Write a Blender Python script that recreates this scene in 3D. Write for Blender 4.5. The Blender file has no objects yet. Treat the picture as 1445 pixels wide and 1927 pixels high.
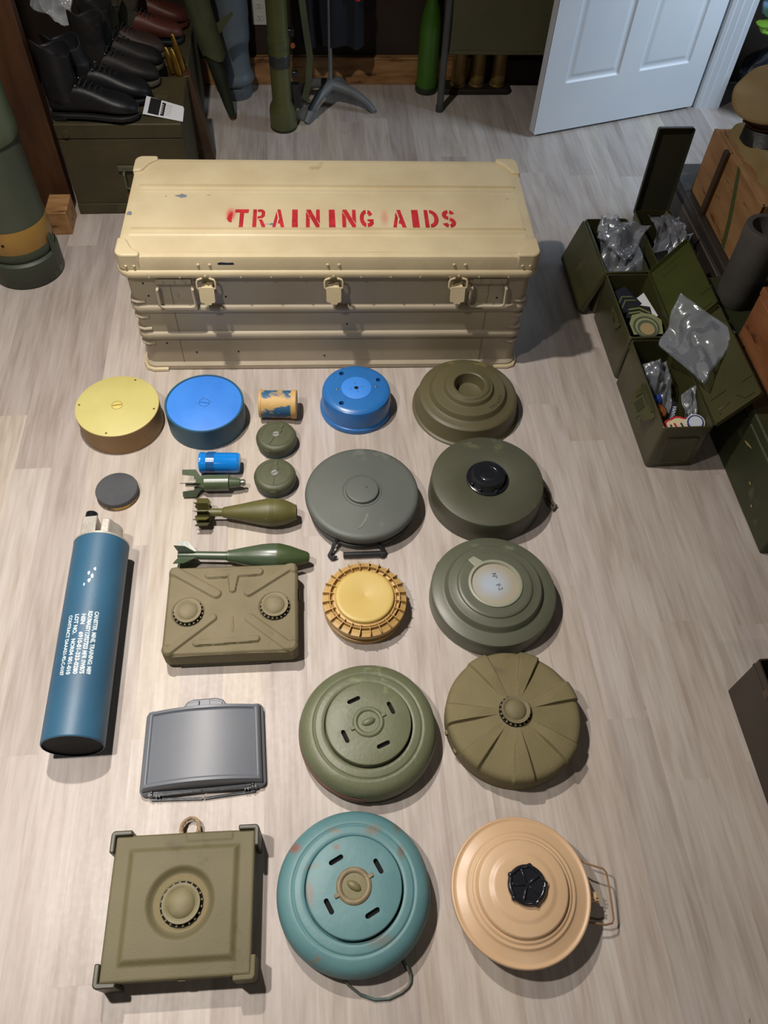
import bpy, math, random
from math import sin, cos, pi, radians as R
from mathutils import Vector, Matrix, noise

# ------------------------------------------------------------------ camera, world, lamps, exposure
C = bpy.context.scene.collection
scn = bpy.context.scene

def set_camera():
    pitch, roll, yaw, f = R(54.582), R(3.856), R(7.8), 1499.12
    fw = Vector((0, cos(pitch), -sin(pitch))); r = Vector((1, 0, 0)); u = r.cross(fw)
    r2 = cos(roll) * r + sin(roll) * u
    u2 = -sin(roll) * r + cos(roll) * u
    rot = Matrix(((cos(yaw), sin(yaw), 0), (-sin(yaw), cos(yaw), 0), (0, 0, 1)))
    r2, u2, b = rot @ r2, rot @ u2, rot @ (-fw)
    cd = bpy.data.cameras.new('camera'); cam = bpy.data.objects.new('camera', cd); C.objects.link(cam)
    cd.sensor_fit = 'VERTICAL'; cd.sensor_height = 36; cd.sensor_width = 27
    cd.lens = f / 1927 * 36
    cd.clip_start = .02
    m = Matrix((r2, u2, b)).transposed().to_4x4(); m.translation = (0, 0, 2.05)
    cam.matrix_world = m
    scn.camera = cam
set_camera()

w = bpy.data.worlds.new('world'); scn.world = w; w.use_nodes = True
w.node_tree.nodes['Background'].inputs[0].default_value = (.85, .9, 1, 1)
w.node_tree.nodes['Background'].inputs[1].default_value = .025

def area(name, loc, target, size, power, color, shape='DISK', size_y=None, spread=180):
    ld = bpy.data.lights.new(name, 'AREA'); ld.shape = shape; ld.size = size
    if size_y: ld.size_y = size_y
    ld.energy = power; ld.color = color; ld.spread = R(spread)
    o = bpy.data.objects.new(name, ld); C.objects.link(o); o.location = loc
    o.rotation_euler = (Vector(target) - Vector(loc)).to_track_quat('-Z', 'Y').to_euler()
    return o
WARM = (1, .925, .85)
LAMPS = [(-.95, .75), (-.60, 1.79), (.9, -.9)]  # the last position belongs to the added fill light
area('lamp_near', (-.95, .75, 2.52), (-.70, .35, 0), .11, 20.5, WARM, spread=112)
area('lamp_over_trunk', (-.60, 1.79, 2.52), (-.50, 1.5, 0), .08, 38, WARM, spread=142)
area('lamp_behind_camera', (.9, -.9, 2.52), (.9, -.9, 0), .13, 6, WARM)  # weak fill light added out of view, not an observed lamp
area('window_light', (2.85, 2.9, 1.6), (1.7, 3.8, .5), .7, 13, (.66, .82, 1), 'RECTANGLE', 1.0, spread=100)

vs = scn.view_settings
vs.view_transform = 'Standard'; vs.look = 'None'; vs.exposure = 0.0; vs.gamma = 1; vs.use_curve_mapping = False

# ------------------------------------------------------------------ materials
def lin(h):
    h = h.lstrip('#'); v = [int(h[i:i+2], 16) / 255 for i in (0, 2, 4)]
    return tuple(c / 12.92 if c <= .04045 else ((c + .055) / 1.055) ** 2.4 for c in v) + (1,)

MATS = {}
def mat(name, c1, c2=None, rough=.5, scale=6, metal=0, bump=.15, bscale=120, wear=None, wscale=14, wthr=.62, spec=.5, stretch=(1, 1, 1), coat=0, alpha=1, rough2=None, lo=.35, hi=.65, emit=0):
    if name in MATS: return MATS[name]
    m = bpy.data.materials.new(name); MATS[name] = m; m.use_nodes = True
    nt = m.node_tree; N = nt.nodes; L = nt.links; b = N['Principled BSDF']
    tc = N.new('ShaderNodeTexCoord'); mp = N.new('ShaderNodeMapping'); L.new(tc.outputs['Object'], mp.inputs[0])
    mp.inputs['Scale'].default_value = stretch
    c1 = lin(c1) if isinstance(c1, str) else c1
    c2 = lin(c2) if c2 else c1
    n = N.new('ShaderNodeTexNoise'); n.inputs['Scale'].default_value = scale; n.inputs['Detail'].default_value = 6
    L.new(mp.outputs[0], n.inputs['Vector'])
    r = N.new('ShaderNodeValToRGB'); r.color_ramp.elements[0].position = lo; r.color_ramp.elements[1].position = hi
    r.color_ramp.elements[0].color = c1; r.color_ramp.elements[1].color = c2
    L.new(n.outputs['Fac'], r.inputs[0]); out = r.outputs[0]
    if wear:
        n2 = N.new('ShaderNodeTexNoise'); n2.inputs['Scale'].default_value = wscale; n2.inputs['Detail'].default_value = 8; n2.inputs['Roughness'].default_value = .65
        L.new(mp.outputs[0], n2.inputs['Vector'])
        r2 = N.new('ShaderNodeValToRGB'); r2.color_ramp.elements[0].position = wthr; r2.color_ramp.elements[1].position = wthr + .05
        L.new(n2.outputs['Fac'], r2.inputs[0])
        mx = N.new('ShaderNodeMix'); mx.data_type = 'RGBA'; L.new(r2.outputs[0], mx.inputs['Factor'])
        L.new(out, mx.inputs[6]); mx.inputs[7].default_value = lin(wear); out = mx.outputs[2]
    L.new(out, b.inputs['Base Color'])
    b.inputs['Roughness'].default_value = rough
    if rough2 is not None:
        mr = N.new('ShaderNodeMapRange'); mr.inputs['To Min'].default_value = rough; mr.inputs['To Max'].default_value = rough2
        L.new(n.outputs['Fac'], mr.inputs[0]); L.new(mr.outputs[0], b.inputs['Roughness'])
    b.inputs['Metallic'].default_value = metal; b.inputs['Specular IOR Level'].default_value = spec
    b.inputs['Coat Weight'].default_value = coat; b.inputs['Alpha'].default_value = alpha
    if bump:
        n3 = N.new('ShaderNodeTexNoise'); n3.inputs['Scale'].default_value = bscale; n3.inputs['Detail'].default_value = 3
        L.new(mp.outputs[0], n3.inputs['Vector'])
        bp = N.new('ShaderNodeBump'); bp.inputs['Strength'].default_value = bump; bp.inputs['Distance'].default_value = .002
        L.new(n3.outputs['Fac'], bp.inputs['Height']); L.new(bp.outputs[0], b.inputs['Normal'])
    if emit:
        b.inputs['Emission Color'].default_value = c1; b.inputs['Emission Strength'].default_value = emit
    return m

def plank_mat():
    m = bpy.data.materials.new('laminate'); m.use_nodes = True; nt = m.node_tree; N = nt.nodes; L = nt.links; b = N['Principled BSDF']
    geo = N.new('ShaderNodeNewGeometry'); oi = N.new('ShaderNodeObjectInfo')
    off = N.new('ShaderNodeVectorMath'); off.operation = 'SCALE'; off.inputs[0].default_value = (37, 53, 11); L.new(oi.outputs['Random'], off.inputs['Scale'])
    add = N.new('ShaderNodeVectorMath'); L.new(geo.outputs['Position'], add.inputs[0]); L.new(off.outputs[0], add.inputs[1])
    def nz(scale, st, detail=5, rough=.55, dist=0):
        mp = N.new('ShaderNodeMapping'); mp.inputs['Scale'].default_value = st; L.new(add.outputs[0], mp.inputs[0])
        n = N.new('ShaderNodeTexNoise'); n.inputs['Scale'].default_value = scale; n.inputs['Detail'].default_value = detail
        n.inputs['Roughness'].default_value = rough; n.inputs['Distortion'].default_value = dist
        L.new(mp.outputs[0], n.inputs['Vector']); return n.outputs['Fac']
    def ramp(fac, stops):
        r = N.new('ShaderNodeValToRGB'); e = r.color_ramp.elements
        e[0].position, e[0].color = stops[0][0], lin(stops[0][1]); e[1].position, e[1].color = stops[-1][0], lin(stops[-1][1])
        for p, c in stops[1:-1]:
            q = e.new(p); q.color = lin(c)
        L.new(fac, r.inputs[0]); return r.outputs[0]
    def mul(a, bb, f=1):
        x = N.new('ShaderNodeMix'); x.data_type = 'RGBA'; x.blend_type = 'MULTIPLY'; x.inputs['Factor'].default_value = f
        L.new(a, x.inputs[6]); L.new(bb, x.inputs[7]); return x.outputs[2]
    base = ramp(oi.outputs['Random'], [(0, '#aea5a1'), (.2, '#c3bcb6'), (.45, '#b9b0ab'), (.6, '#c2b9ae'), (.75, '#c1b9b5'), (1, '#a89f9b')])
    g1 = ramp(nz(5, (5, .6, 1), 4, .5, .4), [(.3, '#e2ddd8'), (.5, '#f7f5f2'), (.7, '#ffffff')])
    g2 = ramp(nz(14, (7, .4, 1), 4), [(.3, '#eeeae6'), (.6, '#ffffff')])
    kn = ramp(nz(5.5, (2, 1.0, 1), 4, .6, 1.2), [(.20, '#8f8078'), (.27, '#ffffff')])
    c = mul(mul(mul(base, g1), g2), kn)
    L.new(c, b.inputs['Base Color'])
    fine = nz(60, (1.2, 1, 1), 3)
    mr = N.new('ShaderNodeMapRange'); mr.inputs['To Min'].default_value = .38; mr.inputs['To Max'].default_value = .56; L.new(fine, mr.inputs[0])
    L.new(mr.outputs[0], b.inputs['Roughness'])
    bp = N.new('ShaderNodeBump'); bp.inputs['Strength'].default_value = .12; bp.inputs['Distance'].default_value = .001
    L.new(nz(40, (4, .5, 1), 4), bp.inputs['Height']); L.new(bp.outputs[0], b.inputs['Normal'])
    return m

# ------------------------------------------------------------------ geometry helpers
class G:
    """vertex and face collector"""
    def __init__(s): s.v = []; s.f = []
    def add(s, vs_, fs, M=None):
        k = len(s.v)
        s.v += [tuple(M @ Vector(p)) for p in vs_] if M else [tuple(p) for p in vs_]
        s.f += [tuple(i + k for i in f) for f in fs]; return s
    def box(s, c, d, rz=0, M=None):
        x, y, z = d[0] / 2, d[1] / 2, d[2] / 2
        vs_ = [(-x, -y, -z), (x, -y, -z), (x, y, -z), (-x, y, -z), (-x, -y, z), (x, -y, z), (x, y, z), (-x, y, z)]
        T = Matrix.Translation(c) @ Matrix.Rotation(rz, 4, 'Z')
        if M: T = M @ T
        return s.add(vs_, [(0, 3, 2, 1), (4, 5, 6, 7), (0, 1, 5, 4), (1, 2, 6, 5), (2, 3, 7, 6), (3, 0, 4, 7)], T)
    def lathe(s, prof, n=96, M=None, fn=None, closed=False):
        vs_, fs, idx = [], [], []
        for r, z in prof:
            if r < 1e-6 and not closed: idx.append([len(vs_)]); vs_.append((0, 0, z))
            else:
                idx.append(list(range(len(vs_), len(vs_) + n)))
                for i in range(n):
                    a = 2 * pi * i / n
                    if fn: rr, zz = fn(r, z, a)
                    else: rr, zz = r, z
                    vs_.append((rr * cos(a), rr * sin(a), zz))
        rings = list(zip(idx, idx[1:])) + ([(idx[-1], idx[0])] if closed else [])
        for a, b in rings:
            if len(a) == 1 and len(b) == 1: continue
            for i in range(n):
                j = (i + 1) % n
                if len(a) == 1: fs.append((a[0], b[j], b[i]))
                elif len(b) == 1: fs.append((a[i], a[j], b[0]))
                else: fs.append((a[i], a[j], b[j], b[i]))
        return s.add(vs_, fs, M)
    def cyl(s, p, q, r, r2=None, n=20):
        p, q = Vector(p), Vector(q); d = q - p; M = Matrix.Translation(p) @ d.to_track_quat('Z', 'Y').to_matrix().to_4x4()
        r2 = r if r2 is None else r2; h = d.length
        return s.lathe([(0, 0), (r, 0), (r2, h), (0, h)], n, M)
    def tube(s, pts, r, n=8, closed=False):
        pts = [Vector(p) for p in pts]; m = len(pts); ring = []; vs_, fs = [], []
        up = Vector((0, 0, 1)); prev = None
        for i, p in enumerate(pts):
            if closed: t = pts[(i + 1) % m] - pts[i - 1]
            else: t = pts[min(i + 1, m - 1)] - pts[max(i - 1, 0)]
            t.normalize()
            a = prev if prev is not None else (up if abs(t.z) < .9 else Vector((1, 0, 0)))
            a = (a - t * a.dot(t)).normalized(); prev = a; b = t.cross(a)
            rr = r[i] if isinstance(r, (list, tuple)) else r
            ring.append(len(vs_))
            vs_ += [p + (a * cos(2 * pi * k / n) + b * sin(2 * pi * k / n)) * rr for k in range(n)]
        for i in range(m if closed else m - 1):
            a, b = ring[i], ring[(i + 1) % m]
            fs += [(a + k, a + (k + 1) % n, b + (k + 1) % n, b + k) for k in range(n)]
        if not closed: fs += [tuple(ring[0] + k for k in reversed(range(n))), tuple(ring[-1] + k for k in range(n))]
        return s.add(vs_, fs)
    def prism(s, poly, z0, z1, M=None):
        n = len(poly)
        ar = sum(poly[i][0] * poly[(i + 1) % n][1] - poly[(i + 1) % n][0] * poly[i][1] for i in range(n))
        if ar < 0: poly = poly[::-1]
        vs_ = [(x, y, z0) for x, y in poly] + [(x, y, z1) for x, y in poly]
        fs = [tuple(reversed(range(n))), tuple(range(n, 2 * n))] + [(i, (i + 1) % n, n + (i + 1) % n, n + i) for i in range(n)]
        return s.add(vs_, fs, M)
    def loft(s, secs, M=None, cap=True):
        n = len(secs[0]); vs_ = [p for q in secs for p in q]; fs = []
        for k in range(len(secs) - 1):
            for i in range(n):
                j = (i + 1) % n; fs.append((k*n + i, k*n + j, (k+1)*n + j, (k+1)*n + i))
        if cap: fs += [tuple(reversed(range(n))), tuple((len(secs)-1)*n + i for i in range(n))]
        return s.add(vs_, fs, M)
    def field(s, f, x0, x1, y0, y1, nx, ny, M=None, skirt=None):
        vs_ = [(x0 + (x1-x0)*i/nx, y0 + (y1-y0)*j/ny) for j in range(ny+1) for i in range(nx+1)]
        vs_ = [f(x, y) if isinstance(f(x, y), tuple) else (x, y, f(x, y)) for x, y in vs_]
        fs = [(j*(nx+1)+i, j*(nx+1)+i+1, (j+1)*(nx+1)+i+1, (j+1)*(nx+1)+i) for j in range(ny) for i in range(nx)]
        if skirt is not None:
            e = [i for i in range(nx+1)] + [j*(nx+1)+nx for j in range(1, ny+1)] + [ny*(nx+1)+i for i in range(nx-1, -1, -1)] + [j*(nx+1) for j in range(ny-1, 0, -1)]
            k = len(vs_)
            vs_ += [(vs_[q][0], vs_[q][1], skirt) for q in e]; m = len(e)
            fs += [(e[(i+1) % m], e[i], k+i, k+(i+1) % m) for i in range(m)] + [tuple(k+i for i in reversed(range(m)))]
        return s.add(vs_, fs, M)
    def obj(s, name, m, parent=None, loc=(0, 0, 0), rz=0, smooth=35, bevel=0, seg=2, sub=0, label=None):
        me = bpy.data.meshes.new(name); me.from_pydata(s.v, [], s.f); me.update()
        return place(name, me, m, parent, loc, rz, smooth, bevel, seg, sub, label)

def place(name, me, m, parent=None, loc=(0, 0, 0), rz=0, smooth=35, bevel=0, seg=2, sub=0, label=None):
    o = bpy.data.objects.new(name, me); C.objects.link(o)
    if m: me.materials.append(m)
    if smooth:
        me.shade_smooth(); me.set_sharp_from_angle(angle=R(smooth))
    if bevel:
        b = o.modifiers.new('bevel', 'BEVEL'); b.width = bevel; b.segments = seg; b.limit_method = 'ANGLE'; b.angle_limit = R(40)
        if hasattr(b, 'harden_normals'): b.harden_normals = False
    if sub:
        q = o.modifiers.new('sub', 'SUBSURF'); q.levels = sub; q.render_levels = sub
    o.location = loc; o.rotation_euler = (0, 0, rz)
    if parent: o.parent = parent
    if label: o['label'] = label
    return o

def thing(name, label, cat, loc=(0, 0, 0), rz=0, group=None):
    o = bpy.data.objects.new(name, None); C.objects.link(o); o.location = loc
    o.rotation_euler = (0, 0, rz) if not isinstance(rz, tuple) else rz
    o.empty_display_size = .05
    return tag(o, label, cat, group)
def tag(o, label, cat, group=None):
    o['label'] = label; o['category'] = cat
    if group: o['group'] = group
    return o
def struct(o, label=None, cat=None):
    o['kind'] = 'structure'
    o['label'] = label or o.name.replace('_', ' '); o['category'] = cat or o.name.split('_')[0]
    return o
def dup(root, label=None):
    def rec(o, par):
        c = o.copy(); C.objects.link(c)
        if par: c.parent = par
        for ch in [x for x in list(bpy.data.objects) if x.parent == o]: rec(ch, c)
        return c
    r = rec(root, None)
    if label: r['label'] = label
    return r
def rotM(loc=(0, 0, 0), x=0, y=0, z=0):
    return Matrix.Translation(loc) @ Matrix.Rotation(z, 4, 'Z') @ Matrix.Rotation(y, 4, 'Y') @ Matrix.Rotation(x, 4, 'X')
def AX(loc, rz=0):          # a lathe's axis laid along +x of the thing
    return Matrix.Translation(loc) @ Matrix.Rotation(rz, 4, 'Z') @ Matrix.Rotation(pi / 2, 4, 'Y')
def txt(body, size, xs=1.0, shear=0, bold=0):
    cu = bpy.data.curves.new('t', 'FONT'); cu.body = body; cu.size = size; cu.resolution_u = 3; cu.offset = bold; cu.shear = shear
    o = bpy.data.objects.new('t', cu); C.objects.link(o)
    dg = bpy.context.evaluated_depsgraph_get(); me = bpy.data.meshes.new_from_object(o.evaluated_get(dg))
    g = G(); g.v = [(v.co.x * xs, v.co.y, 0) for v in me.vertices]; g.f = [tuple(p.vertices) for p in me.polygons]
    bpy.data.objects.remove(o); bpy.data.curves.remove(cu); bpy.data.meshes.remove(me)
    return g
def boolcut(o, cutg):
    me = bpy.data.meshes.new('cut'); me.from_pydata(cutg.v, [], cutg.f); me.update()
    c = bpy.data.objects.new('cut', me); C.objects.link(c); c.matrix_world = o.matrix_world
    par = o.parent; loc = o.location.copy(); rot = o.rotation_euler.copy(); o.parent = None; o.location = (0, 0, 0); o.rotation_euler = (0, 0, 0)
    c.location = (0, 0, 0); c.rotation_euler = (0, 0, 0)
    b = o.modifiers.new('b', 'BOOLEAN'); b.object = c; b.operation = 'DIFFERENCE'; b.solver = 'EXACT'
    bpy.context.view_layer.update()
    dg = bpy.context.evaluated_depsgraph_get(); nm = bpy.data.meshes.new_from_object(o.evaluated_get(dg))
    o.modifiers.remove(b); o.data = nm; nm.shade_smooth(); nm.set_sharp_from_angle(angle=R(30))
    bpy.data.objects.remove(c); o.parent = par; o.location = loc; o.rotation_euler = rot
def ss(a, b, x):
    t = max(0, min(1, (x - a) / (b - a))); return t * t * (3 - 2 * t)
def arcp(cx, cy, r, a0, a1, n=10):
    return [(cx + r * cos(R(a0 + (a1-a0)*i/n)), cy + r * sin(R(a0 + (a1-a0)*i/n))) for i in range(n + 1)]
def rrect(x0, x1, y0, y1, r, n=5):
    return arcp(x1-r, y0+r, r, -90, 0, n) + arcp(x1-r, y1-r, r, 0, 90, n) + arcp(x0+r, y1-r, r, 90, 180, n) + arcp(x0+r, y0+r, r, 180, 270, n)
def capsule(x, y, x0, y0, x1, y1):
    dx, dy = x1-x0, y1-y0; t = max(0, min(1, ((x-x0)*dx + (y-y0)*dy) / (dx*dx + dy*dy)))
    return math.hypot(x - x0 - t*dx, y - y0 - t*dy)

M_black = mat('black_plastic', '#15161a', '#1e1f23', .25, bump=.05)
M_hole = mat('dark_opening', '#060504', rough=.9, bump=0)
M_steel = mat('steel', '#a8a8a2', '#8a8880', .35, metal=.9, bump=.05)

# ------------------------------------------------------------------ the room
M_plank = plank_mat()
M_wall = mat('dark_wall', '#241a14', '#33251b', .8, scale=3, bump=.2)
M_ceil = mat('ceiling_paint', '#6a655c', rough=.9)
M_raw = mat('raw_pine', '#a97f52', '#8a6238', .7, scale=5, stretch=(1.5, 8, 8), wear='#5d3f26', wscale=5, wthr=.6, bump=.3, bscale=40)
g = G(); g.box((.6, 1.0, -.03), (5.2, 6.9, .04)); floor = struct(g.obj('floor', mat('subfloor', '#6b5d50', rough=.8)), 'grey-brown laminate plank floor', 'floor')
pw, pl_ = .1145, 1.15
g = G(); a, b, t, e = pw/2, pl_/2, 0, .0003
g.v = [(-a, -b, -.009), (a, -b, -.009), (a, b, -.009), (-a, b, -.009), (-a, -b, -.0001), (a, -b, -.0001), (a, b, -.0001), (-a, b, -.0001),
       (-a+e, -b+e, 0), (a-e, -b+e, 0), (a-e, b-e, 0), (-a+e, b-e, 0)]
g.f = [(0, 3, 2, 1), (8, 9, 10, 11)] + [(i, (i+1) % 4, 4+(i+1) % 4, 4+i) for i in range(4)] + [(4+i, 4+(i+1) % 4, 8+(i+1) % 4, 8+i) for i in range(4)]
p0 = g.obj('plank', M_plank, floor, smooth=0); random.seed(5)
first = True
for i in range(-15, 21):
    x = .286 + (i + .5) * pw; off = random.uniform(0, pl_)
    for j in range(-1, 5):
        y = -.9 + off + j * pl_
        if y - b > 4.14 or y + b < -.75 or (x > 2.35): continue
        o = p0 if first else p0.copy()
        if not first: C.objects.link(o)
        first = False; o.location = (x, y, 0); o.parent = floor
def wall(name, c, d, m=M_wall, label=None):
    g = G(); g.box(c, d); return struct(g.obj(name, m, smooth=0), label, 'wall' if 'wall' in name else None)
wall('wall_back', (.6, 4.18, 1.28), (5.2, .1, 2.62), label='dark brown panelled back wall')
wall('wall_left', (-2.05, 1.0, 1.28), (.1, 6.9, 2.62), label='dark left wall outside the picture')
wall('wall_right', (3.25, 1.0, 1.28), (.1, 6.9, 2.62), label='dark right wall')
wall('wall_front', (.6, -2.5, 1.28), (5.2, .1, 2.62), label='dark wall behind the viewer')
wall('ceiling', (.6, 1.0, 2.62), (5.3, 6.9, .1), M_ceil, 'pale ceiling with recessed lamps')
g = G(); g.box((.16, 4.12, .067), (1.42, .028, .134)); g.box((.16, 4.108, .128), (1.42, .012, .012))
struct(g.obj('baseboard_back', M_raw, bevel=.003), 'raw pine baseboard along the dark back wall', 'baseboard')
g = G(); g.box((1.45, 4.12, .06), (1.16, .028, .12)); struct(g.obj('baseboard_dark', mat('dark_base', '#2b1713', rough=.7)), 'dark reddish baseboard behind the green canvas', 'baseboard')  # stretch of baseboard in a darker, reddish colour
for k, (x, y) in enumerate(LAMPS):
    g = G(); g.lathe([(.075, 2.57), (.1, 2.57), (.1, 2.562), (.09, 2.556), (.075, 2.558)], 40, closed=True)
    tag(g.obj('recessed_lamp', mat('lamp_trim', '#e0ddd5', rough=.5), loc=(x, y, -.002)), 'white recessed ceiling lamp ring ' + ['above the canisters', 'above the trunk', 'behind the viewer, added for the fill light'][k], 'lamp')

# ------------------------------------------------------------------ trunk
M_tr = mat('cream_paint', '#ccbe9b', '#c2b28f', .42, scale=7, bump=.25, bscale=60, wear='#b3a27c', wscale=9, wthr=.66, rough2=.55)
M_trb = mat('cream_paint_body_shade', '#b4a994', '#a89c86', .5, scale=5, bump=.2, bscale=70)  # the lid's cream made darker and greyer: front-face shade put into the colour
M_alu = mat('bare_aluminium_chip', '#8b93a3', '#a0a5ad', .4, metal=.4)
M_red = mat('red_stencil_paint', '#c02a33', '#a8202b', .6, scale=30, wear='#cf6a5e', wscale=30, wthr=.68)
def trunk():
    t = thing('trunk', 'long cream metal trunk with red stencilled lettering, three latches', 'trunk', (.066, 2.097, 0), R(-1.7))
    W_, D, H, HL = .652, .52, .415, .48          # half width, depth, body height, lid top
    # body: section rounded in plan, beads run all the way round
    def ring(z, o, r): return [(x, y, z) for x, y in rrect(-W_-o, W_+o, -o, D+o, r, 7)]
    zs = [(0, .004), (.004, .01), (.02, .01), (.026, .004), (.03, 0)]
    for zb in (.155, .272):
        zs += [(zb-.019, 0), (zb-.015, .006), (zb-.008, .0095), (zb+.006, .0095), (zb+.011, .006), (zb+.015, 0)]
    zs += [(.40, 0), (H, 0)]
    g = G(); g.loft([ring(z, o, .03+o) for z, o in zs]); g.obj('body', M_trb, t, smooth=40)
    # rail at foot of lid and lid side
    g = G(); s2 = [(.404, .012), (.407, .019), (.418, .022), (.428, .019), (.432, .013), (.470, .011), (.478, .008), (.48, 0)]
    g.loft([ring(z, o, .032+o) for z, o in s2]); 
    # lid top with two grooves along its length
    def top(x, y):
        z = .4805
        for c in (.115, .352):
            u = y - c
            z += .006 * ss(.02, .014, abs(u)) * 1 - .0125 * ss(.0135, .009, abs(u + .002))
        z += .0012 * noise.noise(Vector((x*4, y*6, 0))) + .001*ss(.18, 0, abs(y-.235))
        return z
    g2 = G(); ys = 120
    g2.field(top, -W_+.02, W_-.02, .012, D-.012, 60, ys, skirt=.474)
    lid = g.obj('lid', M_tr, t, smooth=50); g2.obj('lid_panel', M_tr, lid, smooth=60)
    # corner caps of the lid
    for sx in (-1, 1):
        for sy in (0, 1):
            g = G(); cx = sx * (W_ + .013); cy = -.013 if sy == 0 else D + .013; dy = 1 if sy == 0 else -1
            L1 = .075
            poly = [(cx, cy + dy*.09)] + [(cx - sx*(.028 - .028*cos(R(q*9))), cy + dy*(.028 - .028*sin(R(q*9)))) for q in range(11)] + [(cx - sx*L1, cy), (cx - sx*(L1+.002), cy + dy*.018), (cx - sx*.05, cy + dy*.04), (cx - sx*.028, cy + dy*.085)]
            poly = [poly[0]] + poly[1:]
            g.prism(poly, .43, .489); g.obj('corner_cap', M_tr, lid, bevel=.006, seg=3)
            if sy == 0:
                for q in (.03, .055): G().cyl((cx - sx*q, cy+.001, .448), (cx - sx*q, cy-.004, .448), .0045, .003, 12).obj('rivet', M_tr, lid)
    # rivets above latches, on the rail
    for lx in (-.396, .007, .408):
        for q in (-.018, .018): G().cyl((lx+q, -.010, .451), (lx+q, -.0155, .451), .006, .004, 12).obj('rivet', M_tr, lid)
        G().cyl((lx, -.02, .416), (lx, -.025, .416), .004, .003, 10).obj('rivet', M_tr, lid)
    for k in range(13):
        g = G(); x = -.57 + k*.095; g.cyl((x, -.019, .411), (x, -.0235, .411), .004, .0028, 10); g.obj('rivet', M_trb, lid)
    # latches
    for k, lx in enumerate((-.396, .007, .408)):
        a = G(); a.tube([(lx-.011, -.022, .408), (lx-.026, -.026, .405), (lx-.029, -.028, .398), (lx-.029, -.030, .378), (lx-.022, -.032, .372), (lx+.022, -.032, .372), (lx+.029, -.030, .378), (lx+.029, -.028, .398), (lx+.026, -.026, .405), (lx+.011, -.022, .408)], .0035, 8)
        la = G(); la.prism([(-.024, 0), (-.024, -.048), (-.020, -.053), (-.013, -.053), (-.010, -.060), (.010, -.060), (.013, -.053), (.020, -.053), (.024, -.048), (.024, 0)], -.0015, .0015, rotM((lx, -.036, .384), x=R(75)))
        la.cyl((lx, -.030, .355), (lx, -.0365, .354), .005, .0045, 14); la.box((lx, -.016, .352), (.034, .03, .05))
        ob = la.obj('latch', M_tr, t, bevel=.001); a.obj('latch_loop', M_tr, ob)
        g = G(); g.cyl((lx, -.0375, .3535), (lx, -.0385, .3535), .0035, n=12); g.box((lx, -.0388, .3535), (.0055, .0006, .0012)); g.obj('rivet', M_steel, ob)
    # handles
    for x0, x1, sg in ((-.562, -.438, 1), (.452, .578, -1)):
        g = G(); xm = (x0+x1)/2
        g.prism([(x0, .362), (x0-.002, .398), (x0+.012, .405), (x1-.012, .405), (x1+.002, .398), (x1, .362), (x1-.01, .368), (x0+.01, .368)], -.004, .0, rotM((0, -.004, 0), x=R(90)))
        g.box((xm, -.006, .386), (.11, .012, .022))
        pr = g.obj('handle_plate', M_trb, t, bevel=.002)
        for q in (-.035, 0, .035): G().cyl((xm+q, -.011, .386), (xm+q, -.016, .386), .0045, .003, 12).obj('rivet', M_trb, pr)
        G().cyl((xm, 0, .325), (xm, -.004, .325), .006, .004, 12).obj('rivet', M_trb, pr)
        g = G(); yy = -.018
        g.tube([(x0+.008, -.008, .366), (x0+.006, yy, .36), (x0+.003, yy, .30), (x0+.008, yy, .292), (x0+.018, yy, .289), (x1-.018, yy, .289), (x1-.008, yy, .292), (x1-.003, yy, .30), (x1-.006, yy, .36), (x1-.008, -.008, .366)], .005, 10)
        g.obj('handle', M_trb, t)
    # end wraps with short beads, seams, screw holes, feet
    for sx in (-1, 1):
        x = sx*(W_-.135)
        for c, h in (((x, -.0008, .33), .1), ((x+sx*.004, -.0008, .21), .085), ((x+sx*.008, -.0008, .08), .1)): G().box(c, (.0015, .002, h)).obj('seam', mat('seam_paint', '#8f8263', rough=.7), t, smooth=0)
        for z in (.300, .236, .184, .120):
            g = G(); g.tube([(sx*(W_-.045), .0005, z), (sx*(W_-.02), -.002, z), (sx*(W_-.006), .004, z), (sx*(W_-.001), .02, z), (sx*(W_), .06, z)], .006, 8); g.obj('short_bead', M_trb, t)
        g = G(); g.tube([(sx*(W_-.07), -.011, .006), (sx*(W_-.02), -.012, .006), (sx*(W_-.0), -.004, .006), (sx*(W_+.012), .02, .006), (sx*(W_+.013), .07, .006)], .008, 8); g.obj('corner_foot', M_tr, t)
    g = G()
    for x, z in ((-.60, .372), (-.592, .322), (-.345, .318), (-.57, .118), (-.475, .075), (-.33, .077), (.05, .2), (.615, .40), (.55, .31), (.54, .138), (-.03, .055)):
        g.cyl((x, .004, z), (x, -.0012, z), .0032, n=10)
    g.obj('screw_holes', M_hole, t)['kind'] = 'stuff'
    # paint chips
    random.seed(3)
    chips = [(-.487, .308, .042, .022), (-.186, .153, .022, .016), (-.645, .21, .018, .02), (-.40, .312, .014, .004), (.215, .205, .01, .008), (-.20, .155, .03, .004), (-.54, .305, .01, .005), (.60, .30, .012, .004)]
    for i, (x, y, a, b) in enumerate(chips):
        g = G(); n = 11; pts = [(x + a*.5*cos(2*pi*k/n)*random.uniform(.5, 1.2), y + b*.5*sin(2*pi*k/n)*random.uniform(.5, 1.2)) for k in range(n)]
        z = max(top(px, py) for px, py in pts) + .0002
        if abs(x) > .63: z = .482
        g.prism(pts, z - .001, z + .0001); g.obj('paint_chip', M_alu, lid, smooth=0, label='bare grey metal where paint chipped off')
    g = G(); g.prism([(-.025, -.004), (-.02, -.007), (0, -.005), (.018, -.006), (.026, -.001), (.022, .005), (.005, .004), (-.018, .006), (-.027, .002)], 0, .0008, rotM((-.327, -.0112, .455), x=R(90)))
    g.obj('paint_chip', mat('dark_chip', '#1c2233', rough=.4), lid, smooth=0, label='dark blue chip on the lid edge')
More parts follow.
